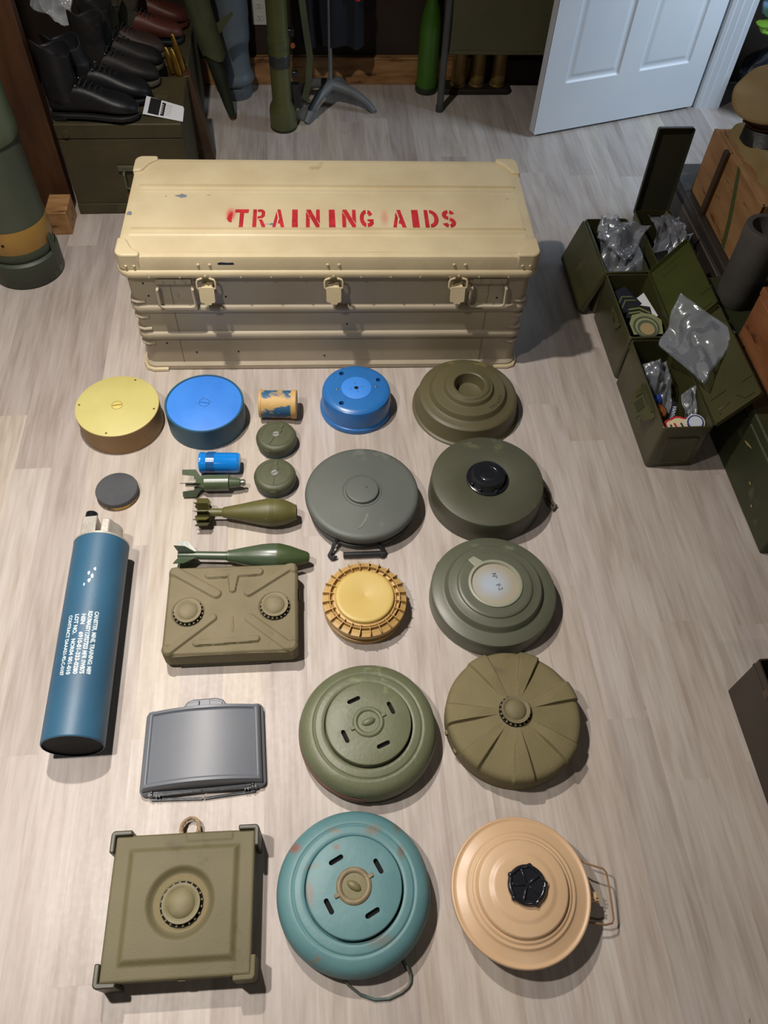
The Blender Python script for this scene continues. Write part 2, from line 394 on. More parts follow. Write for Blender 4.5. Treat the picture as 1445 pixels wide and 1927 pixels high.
    # stencilled lettering
    def sector(cx, cy, ox, oy, ix, iy, a0, a1, n=8):
        return [(cx + ox*cos(R(a0+(a1-a0)*i/n)), cy + oy*sin(R(a0+(a1-a0)*i/n))) for i in range(n+1)] + [(cx + ix*cos(R(a1-(a1-a0)*i/n)), cy + iy*sin(R(a1-(a1-a0)*i/n))) for i in range(n+1)]
    LT = {'I': [[(.0, 0), (1, 0), (.95, 1), (0, 1)]],
     'T': [[(0, .82), (.02, 1), (1, 1), (.96, .8), (.66, .8), (.64, .05), (.66, 0), (.33, 0), (.36, .05), (.36, .82)]],
     'R': [[(0, 0), (.3, 0), (.28, 1), (0, 1)], [(.36, 1), (.72, 1), (.93, .88), (.93, .62), (.75, .5), (.36, .48), (.36, .6), (.6, .62), (.66, .68), (.66, .82), (.6, .86), (.36, .86)], [(.48, .42), (.74, .42), (1, .05), (.95, 0), (.72, 0)]],
     'A': [[(0, 0), (.26, 0), (.42, .55), (.30, .88)], [(.36, 1), (.64, 1), (1, 0), (.7, 0), (.62, .2), (.44, .22), (.5, .4), (.56, .42), (.46, .72)]],
     'N': [[(0, 0), (.27, 0), (.27, .58), (0, .9)], [(.04, 1), (.34, 1), (.98, .12), (.95, 0), (.72, 0), (.02, .95)], [(.72, .5), (.74, 1), (1, 1), (1, .2)]],
     'G': [sector(.5, .5, .5, .5, .2, .28, 95, 262), sector(.52, .5, .46, .5, .18, .26, 25, 78), [(.56, .0), (.85, .06), (1, .2), (1, .45), (.56, .45), (.56, .33), (.7, .33), (.7, .24), (.56, .22)]],
     'D': [[(0, 0), (.28, 0), (.26, 1), (0, 1)], sector(.38, .5, .6, .5, .3, .32, -90, 90, 12)],
     'S': [sector(.5, .72, .46, .28, .16, .1, 95, 262), sector(.52, .72, .42, .28, .14, .1, 15, 75, 5), sector(.5, .28, .46, .28, .16, .1, -85, 82), sector(.48, .28, .46, .28, .14, .1, 192, 255, 5)]}
    spans = [('T', 438, 464), ('R', 472, 496), ('A', 509, 531), ('I', 545, 556), ('N', 571, 597), ('I', 614, 626), ('N', 639, 665), ('G', 672, 698), ('A', 734, 759), ('I', 771, 784), ('D', 795, 822), ('S', 828, 855)]
    G().prism([(-.309 + (q-438)*.00173, .139 + (412-p_)*.0030) for q, p_ in ((433, 386), (433, 404), (427, 402), (424, 397), (427, 390))], .4816, .48235).obj('overspray_edge', M_red, lid, smooth=0)
    for ch, a, b in spans:
        x0, x1 = (a - 438)*.00173 - .309, (b - 438)*.00173 - .309
        g = G()
        for poly in LT[ch]:
            g.prism([(x0 + px*(x1-x0), .139 + py*.094) for px, py in poly], .4816, .48235)
        g.obj('stencil_letter', M_red, lid, smooth=0)
    return t
# overspray of the stencil: real paint mist on the lid, two soft patches
def overspray(m, patches):
    nt = m.node_tree; N = nt.nodes; L = nt.links; b = N['Principled BSDF']; src = b.inputs['Base Color'].links[0].from_socket
    tc = N.new('ShaderNodeTexCoord')
    for (x, y, rx, ry, st, c) in patches:
        mp = N.new('ShaderNodeMapping'); mp.inputs['Location'].default_value = (-x/rx, -y/ry, 0); mp.inputs['Scale'].default_value = (1/rx, 1/ry, 0)
        L.new(tc.outputs['Object'], mp.inputs[0])
        ln = N.new('ShaderNodeVectorMath'); ln.operation = 'LENGTH'; L.new(mp.outputs[0], ln.inputs[0])
        mr = N.new('ShaderNodeMapRange'); mr.interpolation_type = 'SMOOTHSTEP'; mr.inputs['From Min'].default_value = 1; mr.inputs['From Max'].default_value = .1; mr.inputs['To Max'].default_value = st
        L.new(ln.outputs['Value'], mr.inputs[0])
        mx = N.new('ShaderNodeMix'); mx.data_type = 'RGBA'; L.new(mr.outputs[0], mx.inputs['Factor']); L.new(src, mx.inputs[6]); mx.inputs[7].default_value = lin(c)
        src = mx.outputs[2]
    L.new(src, b.inputs['Base Color'])
overspray(M_tr, [(-.322, .205, .022, .05, .95, '#c8303a'), (.178, .19, .02, .06, .4, '#c8404a'), (.05, .17, .03, .04, .25, '#c8505a'), (.01, .2, .12, .06, .08, '#c85055'), (.4, .2, .06, .05, .15, '#c8505a')])
trunk()

# ------------------------------------------------------------------ the things laid out on the floor
def ball(g, c, r, n=10, sz=1):
    return g.lathe([(r*sin(pi*k/6), -r*sz*cos(pi*k/6)) for k in range(7)], n, Matrix.Translation(c))
def slot_screw(par, c, r, m1, m2, a=0, h=.0015):
    o = G().cyl(c, (c[0], c[1], c[2]+h), r, r*.92, 24).obj('screw', m1, par)
    G().box((0, 0, 0), (r*1.8, r*.22, .0006)).obj('screw_slot', m2, o, (c[0], c[1], c[2]+h+.0001), a, smooth=0); return o
def toothed_fuse(par, c, r, m, mdark, name='fuse'):
    G().lathe([(0, .0015), (r*1.10, .0015), (r*1.13, .0)], 48, Matrix.Translation(c)).obj(name + '_well', mdark, par)
    g = G(); g.lathe([(r*.90, 0), (r*.92, .008), (r*.985, .010), (r, .0125), (r*.985, .0145), (r*.86, .0145), (r*.79, .0125), (r*.73, .0115), (r*.70, .0135), (r*.55, .018), (r*.3, .0215), (0, .0225)], 64, Matrix.Translation(c))
    cap = g.obj(name, m, par, smooth=50)
    for k in range(20):
        a = 2*pi*(k+.5)/20
        g = G(); g.cyl((c[0]+r*.92*cos(a), c[1]+r*.92*sin(a), c[2]+.004), (c[0]+r*1.10*cos(a), c[1]+r*1.10*sin(a), c[2]+.0035), .0030, .0026, 8); g.obj('tooth', m, cap, smooth=0)
    return cap

def yellow_block():
    t = thing('training_mine', 'tall flat cylinder with pale yellow top and brown sides, left below trunk', 'mine', (-.650, 1.854, 0), R(5))
    ms = mat('ochre_side', '#a58659', '#8e7047', .5, scale=4, wear='#7b5630', wscale=6, wthr=.62, rough2=.65)
    mt = mat('yellow_top', '#c8c07a', '#bfb670', .5, scale=6, bump=.05, wear='#c0a95c', wscale=12, wthr=.64)
    G().lathe([(0, 0), (.131, 0), (.133, .002), (.1345, .088), (.1345, .0895), (0, .0895)], 128).obj('body', ms, t)
    tp = G().lathe([(.1335, .0895), (.1335, .0912), (.132, .092), (0, .092)], 128).obj('top_plate', mt, t)
    mh = mat('rust_screw', '#7a5a2c', rough=.6)
    for a in (62, 172, 345, 255): slot_screw(tp, (.122*cos(R(a)), .122*sin(R(a)), .0918), .0038, mh, M_hole, R(a+30), .001)
    G().lathe([(.017, .0921), (.018, .0921), (.018, .0926), (.017, .0926)], 40, closed=True).obj('hub_ring', mh, tp)
    slot_screw(tp, (0, 0, .0918), .0165, mat('yellow_hub', '#d2c06a', rough=.55), mat('slot_brown', '#7c6b32', rough=.8), .05, .0008)
    return t
yellow_block()

def blue_block():
    t = thing('training_mine', 'flat cylinder with bright blue recessed top and dark teal sides', 'mine', (-.369, 1.856, 0), R(2))
    ms = mat('teal_side', '#295d78', '#215068', .4, scale=5, bump=.08, rough2=.55)
    mt = mat('bright_blue_top', '#3d88e6', '#347cdc', .5, scale=9, bump=.05, wear='#5585b4', wscale=12, wthr=.66)
    G().lathe([(0, 0), (.128, 0), (.1295, .002), (.1295, .0885), (.128, .0905), (.1245, .0905), (.123, .089), (.123, .086), (0, .086)], 128).obj('body', ms, t)
    tp = G().lathe([(.1222, .0862), (.1222, .0883), (.121, .0888), (0, .0888)], 128).obj('top_plate', mt, t)
    md = mat('blue_line', '#1e3f75', rough=.7)
    G().lathe([(.0165, .0888), (.0178, .0888), (.0178, .0892), (.0165, .0892)], 40, closed=True).obj('hub_ring', md, tp)
    G().box((0, 0, .0889), (.032, .0022, .0006), R(-12)).obj('screw_slot', md, tp, smooth=0)
    for a in (100, 190, 275, 5): G().lathe([(.0, 0), (.0016, 0), (.0014, .0004), (0, .0004)], 10, Matrix.Translation((.025*cos(R(a)), .025*sin(R(a)), .0888))).obj('pin_mark', md, tp)
blue_block()

def puck():
    t = thing('training_mine', 'small black disc with chipped yellow edge, above the blue tube', 'mine', (-.634, 1.558, 0))
    m1 = mat('charcoal_top', '#46484c', '#3c3e43', .6, scale=12, wear='#5a5c5f', wscale=20, wthr=.66)
    m2 = mat('charcoal_yellow_rim', '#3d3f38', '#4a4a3c', .55, scale=5, wear='#c19a45', wscale=5, wthr=.54)
    G().lathe([(0, 0), (.063, 0), (.0655, .003), (.0655, .012), (.063, .0135)], 96).obj('base', m2, t)
    G().lathe([(.0635, .0135), (.065, .015), (.0652, .026), (.063, .029), (.0, .0295)], 96).obj('lid', m1, t)
puck()

def tube_mine():
    t = thing('training_canister', 'long dark blue tube with white stencilled writing and metal end', 'canister', (-.638, .722, .0765), 0)
    m = mat('dark_blue_paint', '#34627f', '#2d5773', .42, scale=5, bump=.1, wear='#2b546e', wscale=9, wthr=.66, rough2=.55, spec=.6)
    ma = mat('cast_aluminium', '#c6c2b8', '#b5b0a6', .42, metal=.35, scale=20, bump=.3)
    mw = mat('white_stencil', '#d8e0e0', '#b9cbd3', .6, scale=40)
    Mx = rotM(x=-pi/2)       # lathe axis along +y
    r = .0765; L = .588
    G().lathe([(r-.004, 0), (r-.002, 0), (r, .003), (r, L), (r-.01, L), (0, L)], 96, Mx).obj('tube_body', m, t, smooth=30)
    G().lathe([(r-.004, 0), (r-.004, .004), (.04, .006), (0, .006)], 64, Mx).obj('end_plug', mat('black_end', '#0e1218', rough=.7, spec=.3), t)
    cap = G().lathe([(r+.0005, L), (r+.0005, L+.006), (r-.003, L+.009), (.04, L+.010), (0, L+.010)], 96, Mx).obj('end_cap', ma, t)
    # two cast lugs with a slot between, black plug
    g = G(); g.prism([(-.048, -.056), (-.006, -.060), (-.006, .022), (-.012, .032), (-.048, .032)], L+.009, L+.072, Mx); g.obj('lug', ma, cap, bevel=.003)
    g = G(); g.prism([(.008, -.060), (.030, -.056)] + arcp(.006, 0, .048, -45, 60, 10) + [(.006, .03)], L+.009, L+.062, Mx); g.obj('lug', ma, cap, bevel=.003)
    G().cyl((-.030, L+.072, .036), (-.030, L+.094, .036), .018, .017, 28).obj('plug', M_black, cap)
    # text wrapped on the tube
    lines = [("CANISTER, MINE, TRAINING: M89", 27), ("RSX/MASSY12927323 MFR 0WB75", 15), ("NSN     6910-01-333-0280", 3), ("LOT NO.   NOR04 001-010", -10), ("CONTRACT DAAA21-92-C-0107", -24)]
    for s, ang in lines:
        g = txt(s, .0145, .78, bold=.0006); xm = max(v[0] for v in g.v); k = .178 / xm * (1 if len(s) > 26 else .96)
        out = G(); out.f = g.f
        for (x, y, z) in g.v:
            th = R(ang) + (y - .005) / r
            out.v.append(((r+.0003)*sin(th), 1.06 - .722 - x*k - (.008 if ang < 10 else 0), (r+.0003)*cos(th)))
        out.obj('stencil_lettering', mw, t, smooth=0)['kind'] = 'stuff'
    random.seed(11)
    for k in range(5):
        g = G(); x = random.uniform(-.018, .012); y = .468 - k*.012; pts = []
        for q in range(7): a = 2*pi*q/7; pts.append((x + .004*cos(a)*random.uniform(.4, 1.2) + k*-.003, y + .009*sin(a)*random.uniform(.4, 1.2)))
        o = G(); o.f = [tuple(range(7))]; o.v = [((r+.0003)*sin(px/r + .25), py, (r+.0003)*cos(px/r + .25)) for px, py in pts]; o.obj('paint_scuff', mw, t, smooth=0)
tube_mine()

M_fabolive = mat('olive_body', '#4c4d31', '#424329', .5, scale=8, bump=.1, rough2=.6)
def small_round(x, y, rz, label):
    t = thing('small_round_mine', label, 'mine', (x, y, 0), rz, 'small green round mines with a steel centre screw')
    m = mat('small_olive', '#53573f', '#494d38', .45, scale=18, bump=.1, wear='#717655', wscale=22, wthr=.64, rough2=.6)
    md = mat('small_bluegreen', '#2f4a55', '#2a4048', .5)
    r = .0655
    b = G().lathe([(0, 0), (r-.004, 0), (r-.002, .004), (r-.002, .027), (r-.006, .028)], 80).obj('base', md, t)
    c = G().lathe([(r-.002, .0235), (r+.001, .024), (r+.0015, .037), (r-.001, .044), (r-.004, .048), (r-.009, .0515), (r-.018, .0525), (0, .053)], 80).obj('cap', m, t, smooth=50)
    g = G()      # raised arrow shaped rib either side of the screw
    g.prism([(-.009, .010), (-.012, .022), (-.006, .026), (-.006, .047), (.006, .047), (.006, .026), (.012, .022), (.009, .010)], .0515, .0555); g.obj('arrow_rib', m, c, bevel=.001)
    G().box((0, -.028, .0532), (.003, .034, .0034)).obj('arrow_tail', m, c, bevel=.0006)
    G().lathe([(.0475, .0525), (.050, .0525), (.050, .0537), (.0475, .0537)], 60, closed=True).obj('cap_rib', m, c)
    slot_screw(c, (0, 0, .0535), .0115, mat('bright_screw', '#b9b9b4', '#a5a5a0', .3, metal=.5), mat('slot_grey', '#4a4a48', rough=.6), R(30), .002)
    G().box((0, -r-.0005, .032), (.022, .003, .018)).obj('side_tab', m, c, bevel=.001)
small_round(-.136, 1.738, R(-28), 'upper small green round mine, right below the blue and yellow roll')
small_round(-.141, 1.577, R(-5), 'lower small green round mine, right beside the finned grenade tip')

def worn_roll():
    t = thing('worn_canister', 'short tan canister on its side, blue paint worn off in patches', 'canister', (-.128, 1.876, .049), R(-4))
    m = mat('worn_blue_tan', '#c8a566', '#2f6187', .55, scale=9, stretch=(1, 1.4, 2.2), lo=.49, hi=.53, bump=.2, wear='#d8b878', wscale=26, wthr=.6)
    m2 = mat('tan_end', '#cda868', '#c09a5a', .55)
    G().lathe([(0, -.062), (0.0442, -.062), (0.0463, -.06), (0.0463, .046), (0.0479, .048), (0.0479, .049)], 64, AX((0, 0, 0))).obj('body', m, t)
    G().lathe([(0.0482, .044), (0.0490, .046), (0.0490, .06), (0.0474, .062), (0, .062)], 64, AX((0, 0, 0))).obj('end_ring', m2, t)
    G().lathe([(0.0467, -.063), (0.0479, -.062), (0.0479, -.055), (0.0467, -.054)], 64, AX((0, 0, 0)), closed=True).obj('rim', m2, t)
worn_roll()

def blue_can():
    t = thing('small_canister', 'small glossy bright blue canister on its side with tape strip', 'canister', (-.315, 1.642, .0345), R(-3))
    m = mat('glossy_blue', '#1283dd', '#1179d0', .18, scale=6, bump=.04, spec=.7)
    md = mat('blue_tape', '#1c5c9e', '#20558e', .25, bump=.05, spec=.6)
    A = AX((0, 0, 0))
    G().lathe([(0, -.066), (.031, -.066), (.034, -.063), (.034, -.052), (.0325, -.05), (.0325, .052), (.031, .058), (.029, .062), (.0, .063)], 64, A).obj('body', m, t, smooth=40)
    G().lathe([(.0328, -.043), (.0333, -.043), (.0333, -.017), (.0328, -.017)], 64, A, closed=True).obj('tape', md, t)
    G().box((-.03, .036, .004), (.026, .012, .001)).obj('tape_end', md, t)
blue_can()

def finned_grenade():
    t = thing('finned_grenade', 'short green finned grenade with four square fins, stubby body', 'grenade', (-.332, 1.560, .036), R(-2))
    m = mat('grenade_green', '#4f5e45', '#47543d', .3, scale=10, bump=.08, spec=.6, wear='#5f6c54', wscale=16, wthr=.66)
    A = AX((0, 0, 0))
    G().lathe([(0, -.055), (.013, -.055), (.02, -.035), (.026, -.028), (.026, .047), (.0235, .048), (.018, .049), (.0165, .06), (.0135, .082), (.0105, .083), (0, .083)], 48, A).obj('body', m, t, smooth=35)
    for k in range(4):
        a = R(38 + 90*k); M = Matrix.Rotation(a, 4, 'X')
        g = G(); g.prism([(-.026, .02), (-.042, .022), (-.056, .043), (-.098, .043), (-.098, .026), (-.062, .022), (-.062, .012), (-.04, .008)], -.0012, .0012, M); g.obj('fin', m, t)
    mt = mat('dull_metal', '#7c8074', '#5d6157', .35, metal=.6)
    h = G().lathe([(0, .083), (.0088, .083), (.0095, .087), (.0095, .093), (.0085, .098), (0, .099)], 24, A).obj('nose_nut', mt, t)
    for k in range(8):
        a = 2*pi*k/8; G().box((.09, .0098*cos(a), .0098*sin(a)), (.01, .0016, .0016)).obj('nut_rib', mt, h)
finned_grenade()

def mortar_bomb():
    t = thing('mortar_bomb', 'olive teardrop mortar bomb with ring of tail fins, empty nose', 'mortar bomb', (-.225, 1.433, .046), R(-3))
    m = mat('bomb_olive', '#5f5c32', '#555229', .42, scale=8, bump=.12, wear='#85815a', wscale=24, wthr=.66, rough2=.55)
    A = AX((0, 0, 0))
    pr = [(0, -.115), (.0125, -.115), (.0125, -.075), (.0155, -.072), (.0165, -.07), (.026, -.02), (.036, .025), (.0425, .06), (.0435, .075), (.0425, .092), (.038, .115), (.031, .133), (.024, .146), (.0235, .150), (.018, .151), (.017, .14), (0, .139)]
    G().lathe(pr, 64, A).obj('body', m, t, smooth=40)
    for q in (.072, .076, .080): G().lathe([(.0433, q-.0008), (.0439, q), (.0433, q+.0008)], 64, A, closed=True).obj('band', m, t)
    for k in range(10):
        a = 2*pi*k/10 + .2; M = Matrix.Rotation(a, 4, 'X')
        g = G(); g.prism([(-.115, .011), (-.148, .012), (-.155, .026), (-.150, .037), (-.158, .044), (-.118, .044), (-.112, .034)], -.001, .001, M)
        g.obj('fin', m, t)
    G().cyl((-.115, 0, 0), (-.15, 0, 0), .0125, .0125, 20).obj('tail_boom', m, t)
mortar_bomb()

def long_bomb():
    t = thing('rocket_round', 'long green finned rocket round with pointed nose, behind rectangular mine', 'rocket round', (-.235, 1.277, .043), R(-4.5))
    m = mat('round_green', '#4a5845', '#40503c', .32, scale=7, bump=.08, spec=.6, wear='#8d9184', wscale=30, wthr=.7)
    A = AX((0, 0, 0))
    G().lathe([(0, -.14), (.0125, -.14), (.013, -.045), (.0175, -.044), (.018, -.036), (.028, .01), (.037, .055), (.040, .085), (.040, .102)], 56, A).obj('body', m, t, smooth=40)
    G().lathe([(.0402, .102), (.040, .108), (.033, .14), (.022, .172), (.017, .188), (.012, .195), (0, .197)], 56, A).obj('nose_cone', mat('nose_green', '#43532f', '#3b4a2a', .4, scale=10), t, smooth=40)
    G().lathe([(.0128, -.052), (.0138, -.051), (.0138, -.047), (.0128, -.046)], 40, A, closed=True).obj('collar', m, t)
    for k in range(5):
        M = Matrix.Rotation(R(72*k + 12), 4, 'X'); g = G(); g.prism([(-.135, .012), (-.165, .042), (-.196, .044), (-.186, .012)], -.0012, .0012, M); g.obj('fin', m, t)
    G().cyl((-.14, 0, 0), (-.19, 0, 0), .0115, .0105, 20).obj('tail_boom', m, t)
long_bomb()

def rect_mine():
    t = thing('rectangular_mine', 'olive brown rectangular mine with embossed ribs and two toothed fuses', 'mine', (-.2585, 1.0885, 0), R(-.8))
    m = mat('olive_brown', '#7a7157', '#70674d', .75, scale=9, bump=.35, bscale=220, wear='#665d42', wscale=8, wthr=.62)
    hx, hy, H = .182, .139, .076
    def f(x, y):
        # plan outline handled by falling away at edge
        d = min(hx - abs(x), hy - abs(y)); c = math.hypot(max(0, abs(x)-(hx-.02)), max(0, abs(y)-(hy-.02)))
        z = H
        e = 0
        def rib(x0, y0, x1, y1, w, h=.0085): return h*(1 - ss(w*.72, w, capsule(x, y, x0, y0, x1, y1)))
        e = max(rib(-.168, .125, -.045, .045, .016), rib(.168, .13, .045, .045, .014), rib(-.165, -.128, -.05, -.03, .012), rib(.160, -.128, .05, -.035, .015, .005),
                rib(-.068, .108, .072, .112, .014), rib(.0, .105, -.0, .055, .010 + .008*ss(.05, .11, y)), rib(-.09, -.105, .07, -.1, .011), rib(.002, -.03, .004, -.07, .004, .003))
        for sx in (-1, 1):
            for sy in (-1, 1): e = max(e, .007*(1 - ss(.014, .024, math.hypot(x - sx*(hx-.012), y - sy*(hy-.012)))))
        z += e + .0015*noise.noise(Vector((x*12, y*12, 3)))
        z -= .004*ss(.008, 0, d) + .004*ss(.012, .02, c)
        for sx, yy in ((-1, -.008), (1, .0)):
            z = z - .0045*(1-ss(.043, .046, math.hypot(x - sx*.119, y - yy)))
        # shape the outline: pull the corner points in
        px, py = x, y
        if c > .02: k = .02/c; px = math.copysign(hx-.02 + max(0, abs(x)-(hx-.02))*k, x); py = math.copysign(hy-.02 + max(0, abs(y)-(hy-.02))*k, y)
        return (px, py, z)
    g = G(); g.field(f, -hx, hx, -hy, hy, 170, 134, skirt=.022); g.obj('body', m, t, smooth=60)
    g = G(); s = [rrect(-hx+o, hx-o, -hy+o, hy-o, .022) for o in (.008, .004, .002)]
    g.loft([[(x, y, z) for x, y in q] for q, z in zip(s, (.0, .014, .03))]); g.obj('base', m, t, smooth=50)
    for x, y in ((-.119, -.008), (.119, .0)): toothed_fuse(t, (x, y, .0722), .0375, mat('fuse_olive', '#837a60', '#7a7157', .7, scale=30, bump=.2, bscale=200), M_hole)
    G().box((.1835, .05, .045), (.006, .03, .02)).obj('side_clip', mat('olive_dark', '#33301f', rough=.6), t, bevel=.001)
    G().box((-.02, -.138, .01), (.24, .004, .02)).obj('foot_rail', mat('olive_dark', '#33301f'), t, bevel=.001)
rect_mine()

def claymore():
    t = thing('directional_mine', 'grey curved plastic directional mine with folded legs, lying flat', 'mine', (-.325, .717, 0), R(1))
    m = mat('grey_plastic', '#6c7179', '#666b73', .42, scale=5, bump=.03, bscale=300, spec=.5)
    hx, hy = .148, .101
    def zz(x): return .036 + .026*(1 - (x/hx)**2)
    def f(x, y):
        d = min(hx - abs(x), hy - abs(y)); z = zz(x)
        z += .004*(ss(.0, .004, d)) - .0065*ss(.011, .015, d) - .006*ss(.004, 0, d)
        k = 1 - .035*(y/hy*.5 + .5) * 1
        return (x*k*1.0, y, z)
    g = G(); g.field(f, -hx, hx, -hy, hy, 120, 90, skirt=.012); g.obj('front_face', m, t, smooth=50, bevel=0)
    g = G(); o = .006
    g.loft([[(x*(1 - .03*(y/hy*.5+.5)), y, z + (0.012*(1-(x/hx)**2) if z > .009 else 0)) for x, y in rrect(-hx-o_, hx+o_, -hy-o_, hy+o_, .016, 6)] for o_, z in ((.003, 0), (.008, .004), (.008, .016), (.004, .019), (-.001, .02))])
    g.obj('back_shell', m, t, smooth=50)
    g = G()
    g.prism([(-.062, .098), (-.045, .122), (-.03, .128), (.03, .128), (.048, .122), (.064, .098)], .020, .034); s = g.obj('sight', m, t, bevel=.004, seg=3)
    for sx in (-1, 1):
        g = G(); g.prism([(sx*.012, .122), (sx*.014, .104), (sx*.008, .098), (sx*.05, .100), (sx*.046, .114)], .033, .040); g.obj('sight_wing', m, s, bevel=.002)
        G().cyl((sx*.0, .094+sx*.0, .04), (sx*.0, .094, .058), .002).obj('pin', m, s)
    ml = mat('leg_metal', '#34383d', '#26292d', .3, metal=.3)
    for sx in (-1, 1):
        b = G().prism([(sx*.134, -.099), (sx*.134, -.112), (sx*.108, -.114), (sx*.108, -.099)], .004, .022).obj('leg_bracket', m, t, bevel=.002)
        for q in (-.103, -.110):
            g = G(); ball(g, (sx*.124, q, .024), .0040); g.obj('rivet', M_steel, b)
        for k, (yy, z) in enumerate(((-.106, .020), (-.114, .006))):
            g = G(); g.prism([(sx*.128, yy+.003), (sx*.128, yy-.005), (sx*.09, yy-.007), (sx*.002, yy-.004 - .008*k), (sx*.002, yy+.001 - .008*k), (sx*.09, yy-.001)], z, z+.0025); g.obj('leg', ml, b)
        for q in (.105, .112): G().box((sx*q, -.114, .018), (.003, .004, .012)).obj('crimp', ml, b)
claymore()

def square_mine():
    t = thing('square_mine', 'olive square mine with corner guards, raised square and toothed fuse', 'mine', (-.3495, .347, 0), R(-1.2))
    m = mat('m_olive', '#6a6347', '#605a3f', .65, scale=5, bump=.3, bscale=240, wear='#59523a', wscale=7, wthr=.6)
    mr = mat('rusty_olive', '#726946', '#7a6742', .7, scale=7, bump=.3, lo=.45, hi=.6)
    hx, hy, H = .160, .149, .082
    def f(x, y):
        s = max(abs(x)-.005*0, abs(y)*1.07) ; d = min(hx-abs(x), hy-abs(y)); q = min(.118-abs(x), .112-abs(y)); r = math.hypot(x, y)
        z = H + .0085*ss(-.010, .006, q) - .0125*ss(.078, .060, r) - .0035*ss(.004, 0, d) + .001*noise.noise(Vector((x*10, y*10, 0)))
        if y > .128 and -.0 < x < .11: z += .0016*ss(.128, .131, y)*ss(.0, .004, x)*ss(.11, .106, x)
        return (x, y, z)
    overspray(m, [(0.003, -.005, .072, .072, .0, '#8a6b40')])
    g = G(); g.field(f, -hx, hx, -hy, hy, 120, 112, skirt=.06); g.obj('top', m, t, smooth=60)
    g = G(); g.loft([[(x, y, z) for x, y in rrect(-hx+o, hx-o, -hy+o, hy-o, .012)] for z, o in ((0, .028), (.022, .022), (.05, .003), (.066, .0008))]); g.obj('body', m, t, smooth=40)
    G().lathe([(.047, .0786), (.058, .0786), (.0605, .079), (.060, .0776), (.056, .0774), (.047, .077)], 64, closed=True).obj('rust_ring', mr, t, label='rust coloured ring around the fuse')
    toothed_fuse(t, (.002, -.003, .0784), .0425, mat('fuse_olive2', '#7d7657', '#726b4c', .6, scale=30, bump=.15), M_hole)
    mg = mat('guard_plastic', '#4a473a', '#3b382c', .45, scale=14, bump=.1)
    for sx in (-1, 1):
        for sy in (-1, 1):
            L = .038
            def P(o): return [(sx*(hx+o), sy*(hy-L)), (sx*(hx+o), sy*(hy+o-.008)), (sx*(hx+o-.003), sy*(hy+o-.003)), (sx*(hx+o-.008), sy*(hy+o)), (sx*(hx-L), sy*(hy+o)), (sx*(hx-L), sy*(hy-.001)), (sx*(hx-.001), sy*(hy-.001)), (sx*(hx-.001), sy*(hy-L))]
            g = G(); g.prism(P(.010), .0, .091); g.obj('corner_guard', mg if not (sx > 0 and sy < 0) else m, t, bevel=.003, seg=3)
    g = G()
    pts = [(-.002 + .021*sin(a)*(.55 if abs(cos(a)) > .97 and cos(a) < 0 else 1), .147 + .026 - .026*cos(a) if True else 0, .045 - .030*sin(a/2)) for a in [2*pi*k/28 for k in range(29)]]
    mrp = mat('rope_tan', '#a48c72', '#8a7358', .9, scale=60)
    for ph in (0, 2*pi/3, 4*pi/3):
        q = [Vector(p) + Vector((cos(ph + k*1.1), 0.6*sin(ph + k*1.1), sin(ph + k*1.1)))*.0026 for k, p in enumerate(pts)]
        G().tube(q, .0030, 7).obj('rope_strand', mrp, t)
    G().box((.012, -hy-.001, .068), (.016, .003, .008)).obj('side_plug', mat('pale_plug', '#8b8663', rough=.6), t, bevel=.0008)
square_mine()

def blue_cup():
    t = thing('training_mine', 'blue drum mine with lighter centre disc and three black holes', 'mine', (.137, 1.893, 0), R(3))
    m = mat('cup_blue', '#2a70b8', '#2469ae', .32, scale=6, bump=.05, spec=.6, wear='#2b618f', wscale=9, wthr=.66)
    b = G().lathe([(0, 0), (.1225, 0), (.124, .002), (.124, .016), (.122, .019), (.1185, .021), (.1165, .078), (.113, .088), (.106, .0935), (.095, .096), (0, .097)], 112).obj('body', m, t, smooth=50)
    cg = G()
    for a in (22, 120, 228): cg.cyl((.085*cos(R(a)), .085*sin(R(a)), .08), (.085*cos(R(a)), .085*sin(R(a)), .11), .0085, n=24)
    boolcut(b, cg)
    for a in (22, 120, 228): G().lathe([(0, .081), (.0084, .081), (.0084, .0812), (0, .0812)], 24, Matrix.Translation((.085*cos(R(a)), .085*sin(R(a)), 0))).obj('hole', M_hole, t)
    d = G().lathe([(.051, .0965), (.051, .098), (.049, .0988), (.008, .0988), (.007, .0975), (0, .0975)], 72).obj('centre_disc', mat('disc_blue', '#3f8ce8', '#3984e0', .5, bump=.03), t)
    G().lathe([(0, .0982), (.007, .0982), (.006, .0992), (0, .0992)], 20).obj('centre_hole', M_hole, d)
    for a in (10, 100, 190, 280): G().box((.02*cos(R(a)), .02*sin(R(a)), .0989), (.008, .0014, .0004), R(a)).obj('tick_mark', mat('tick_dark', '#173057', rough=.7), d, smooth=0)
    for sx in (-1, 1):
        g = G(); ball(g, (sx*.066, 0, .0965), .0045, 12, .6); g.obj('screw', M_steel, t)
blue_cup()

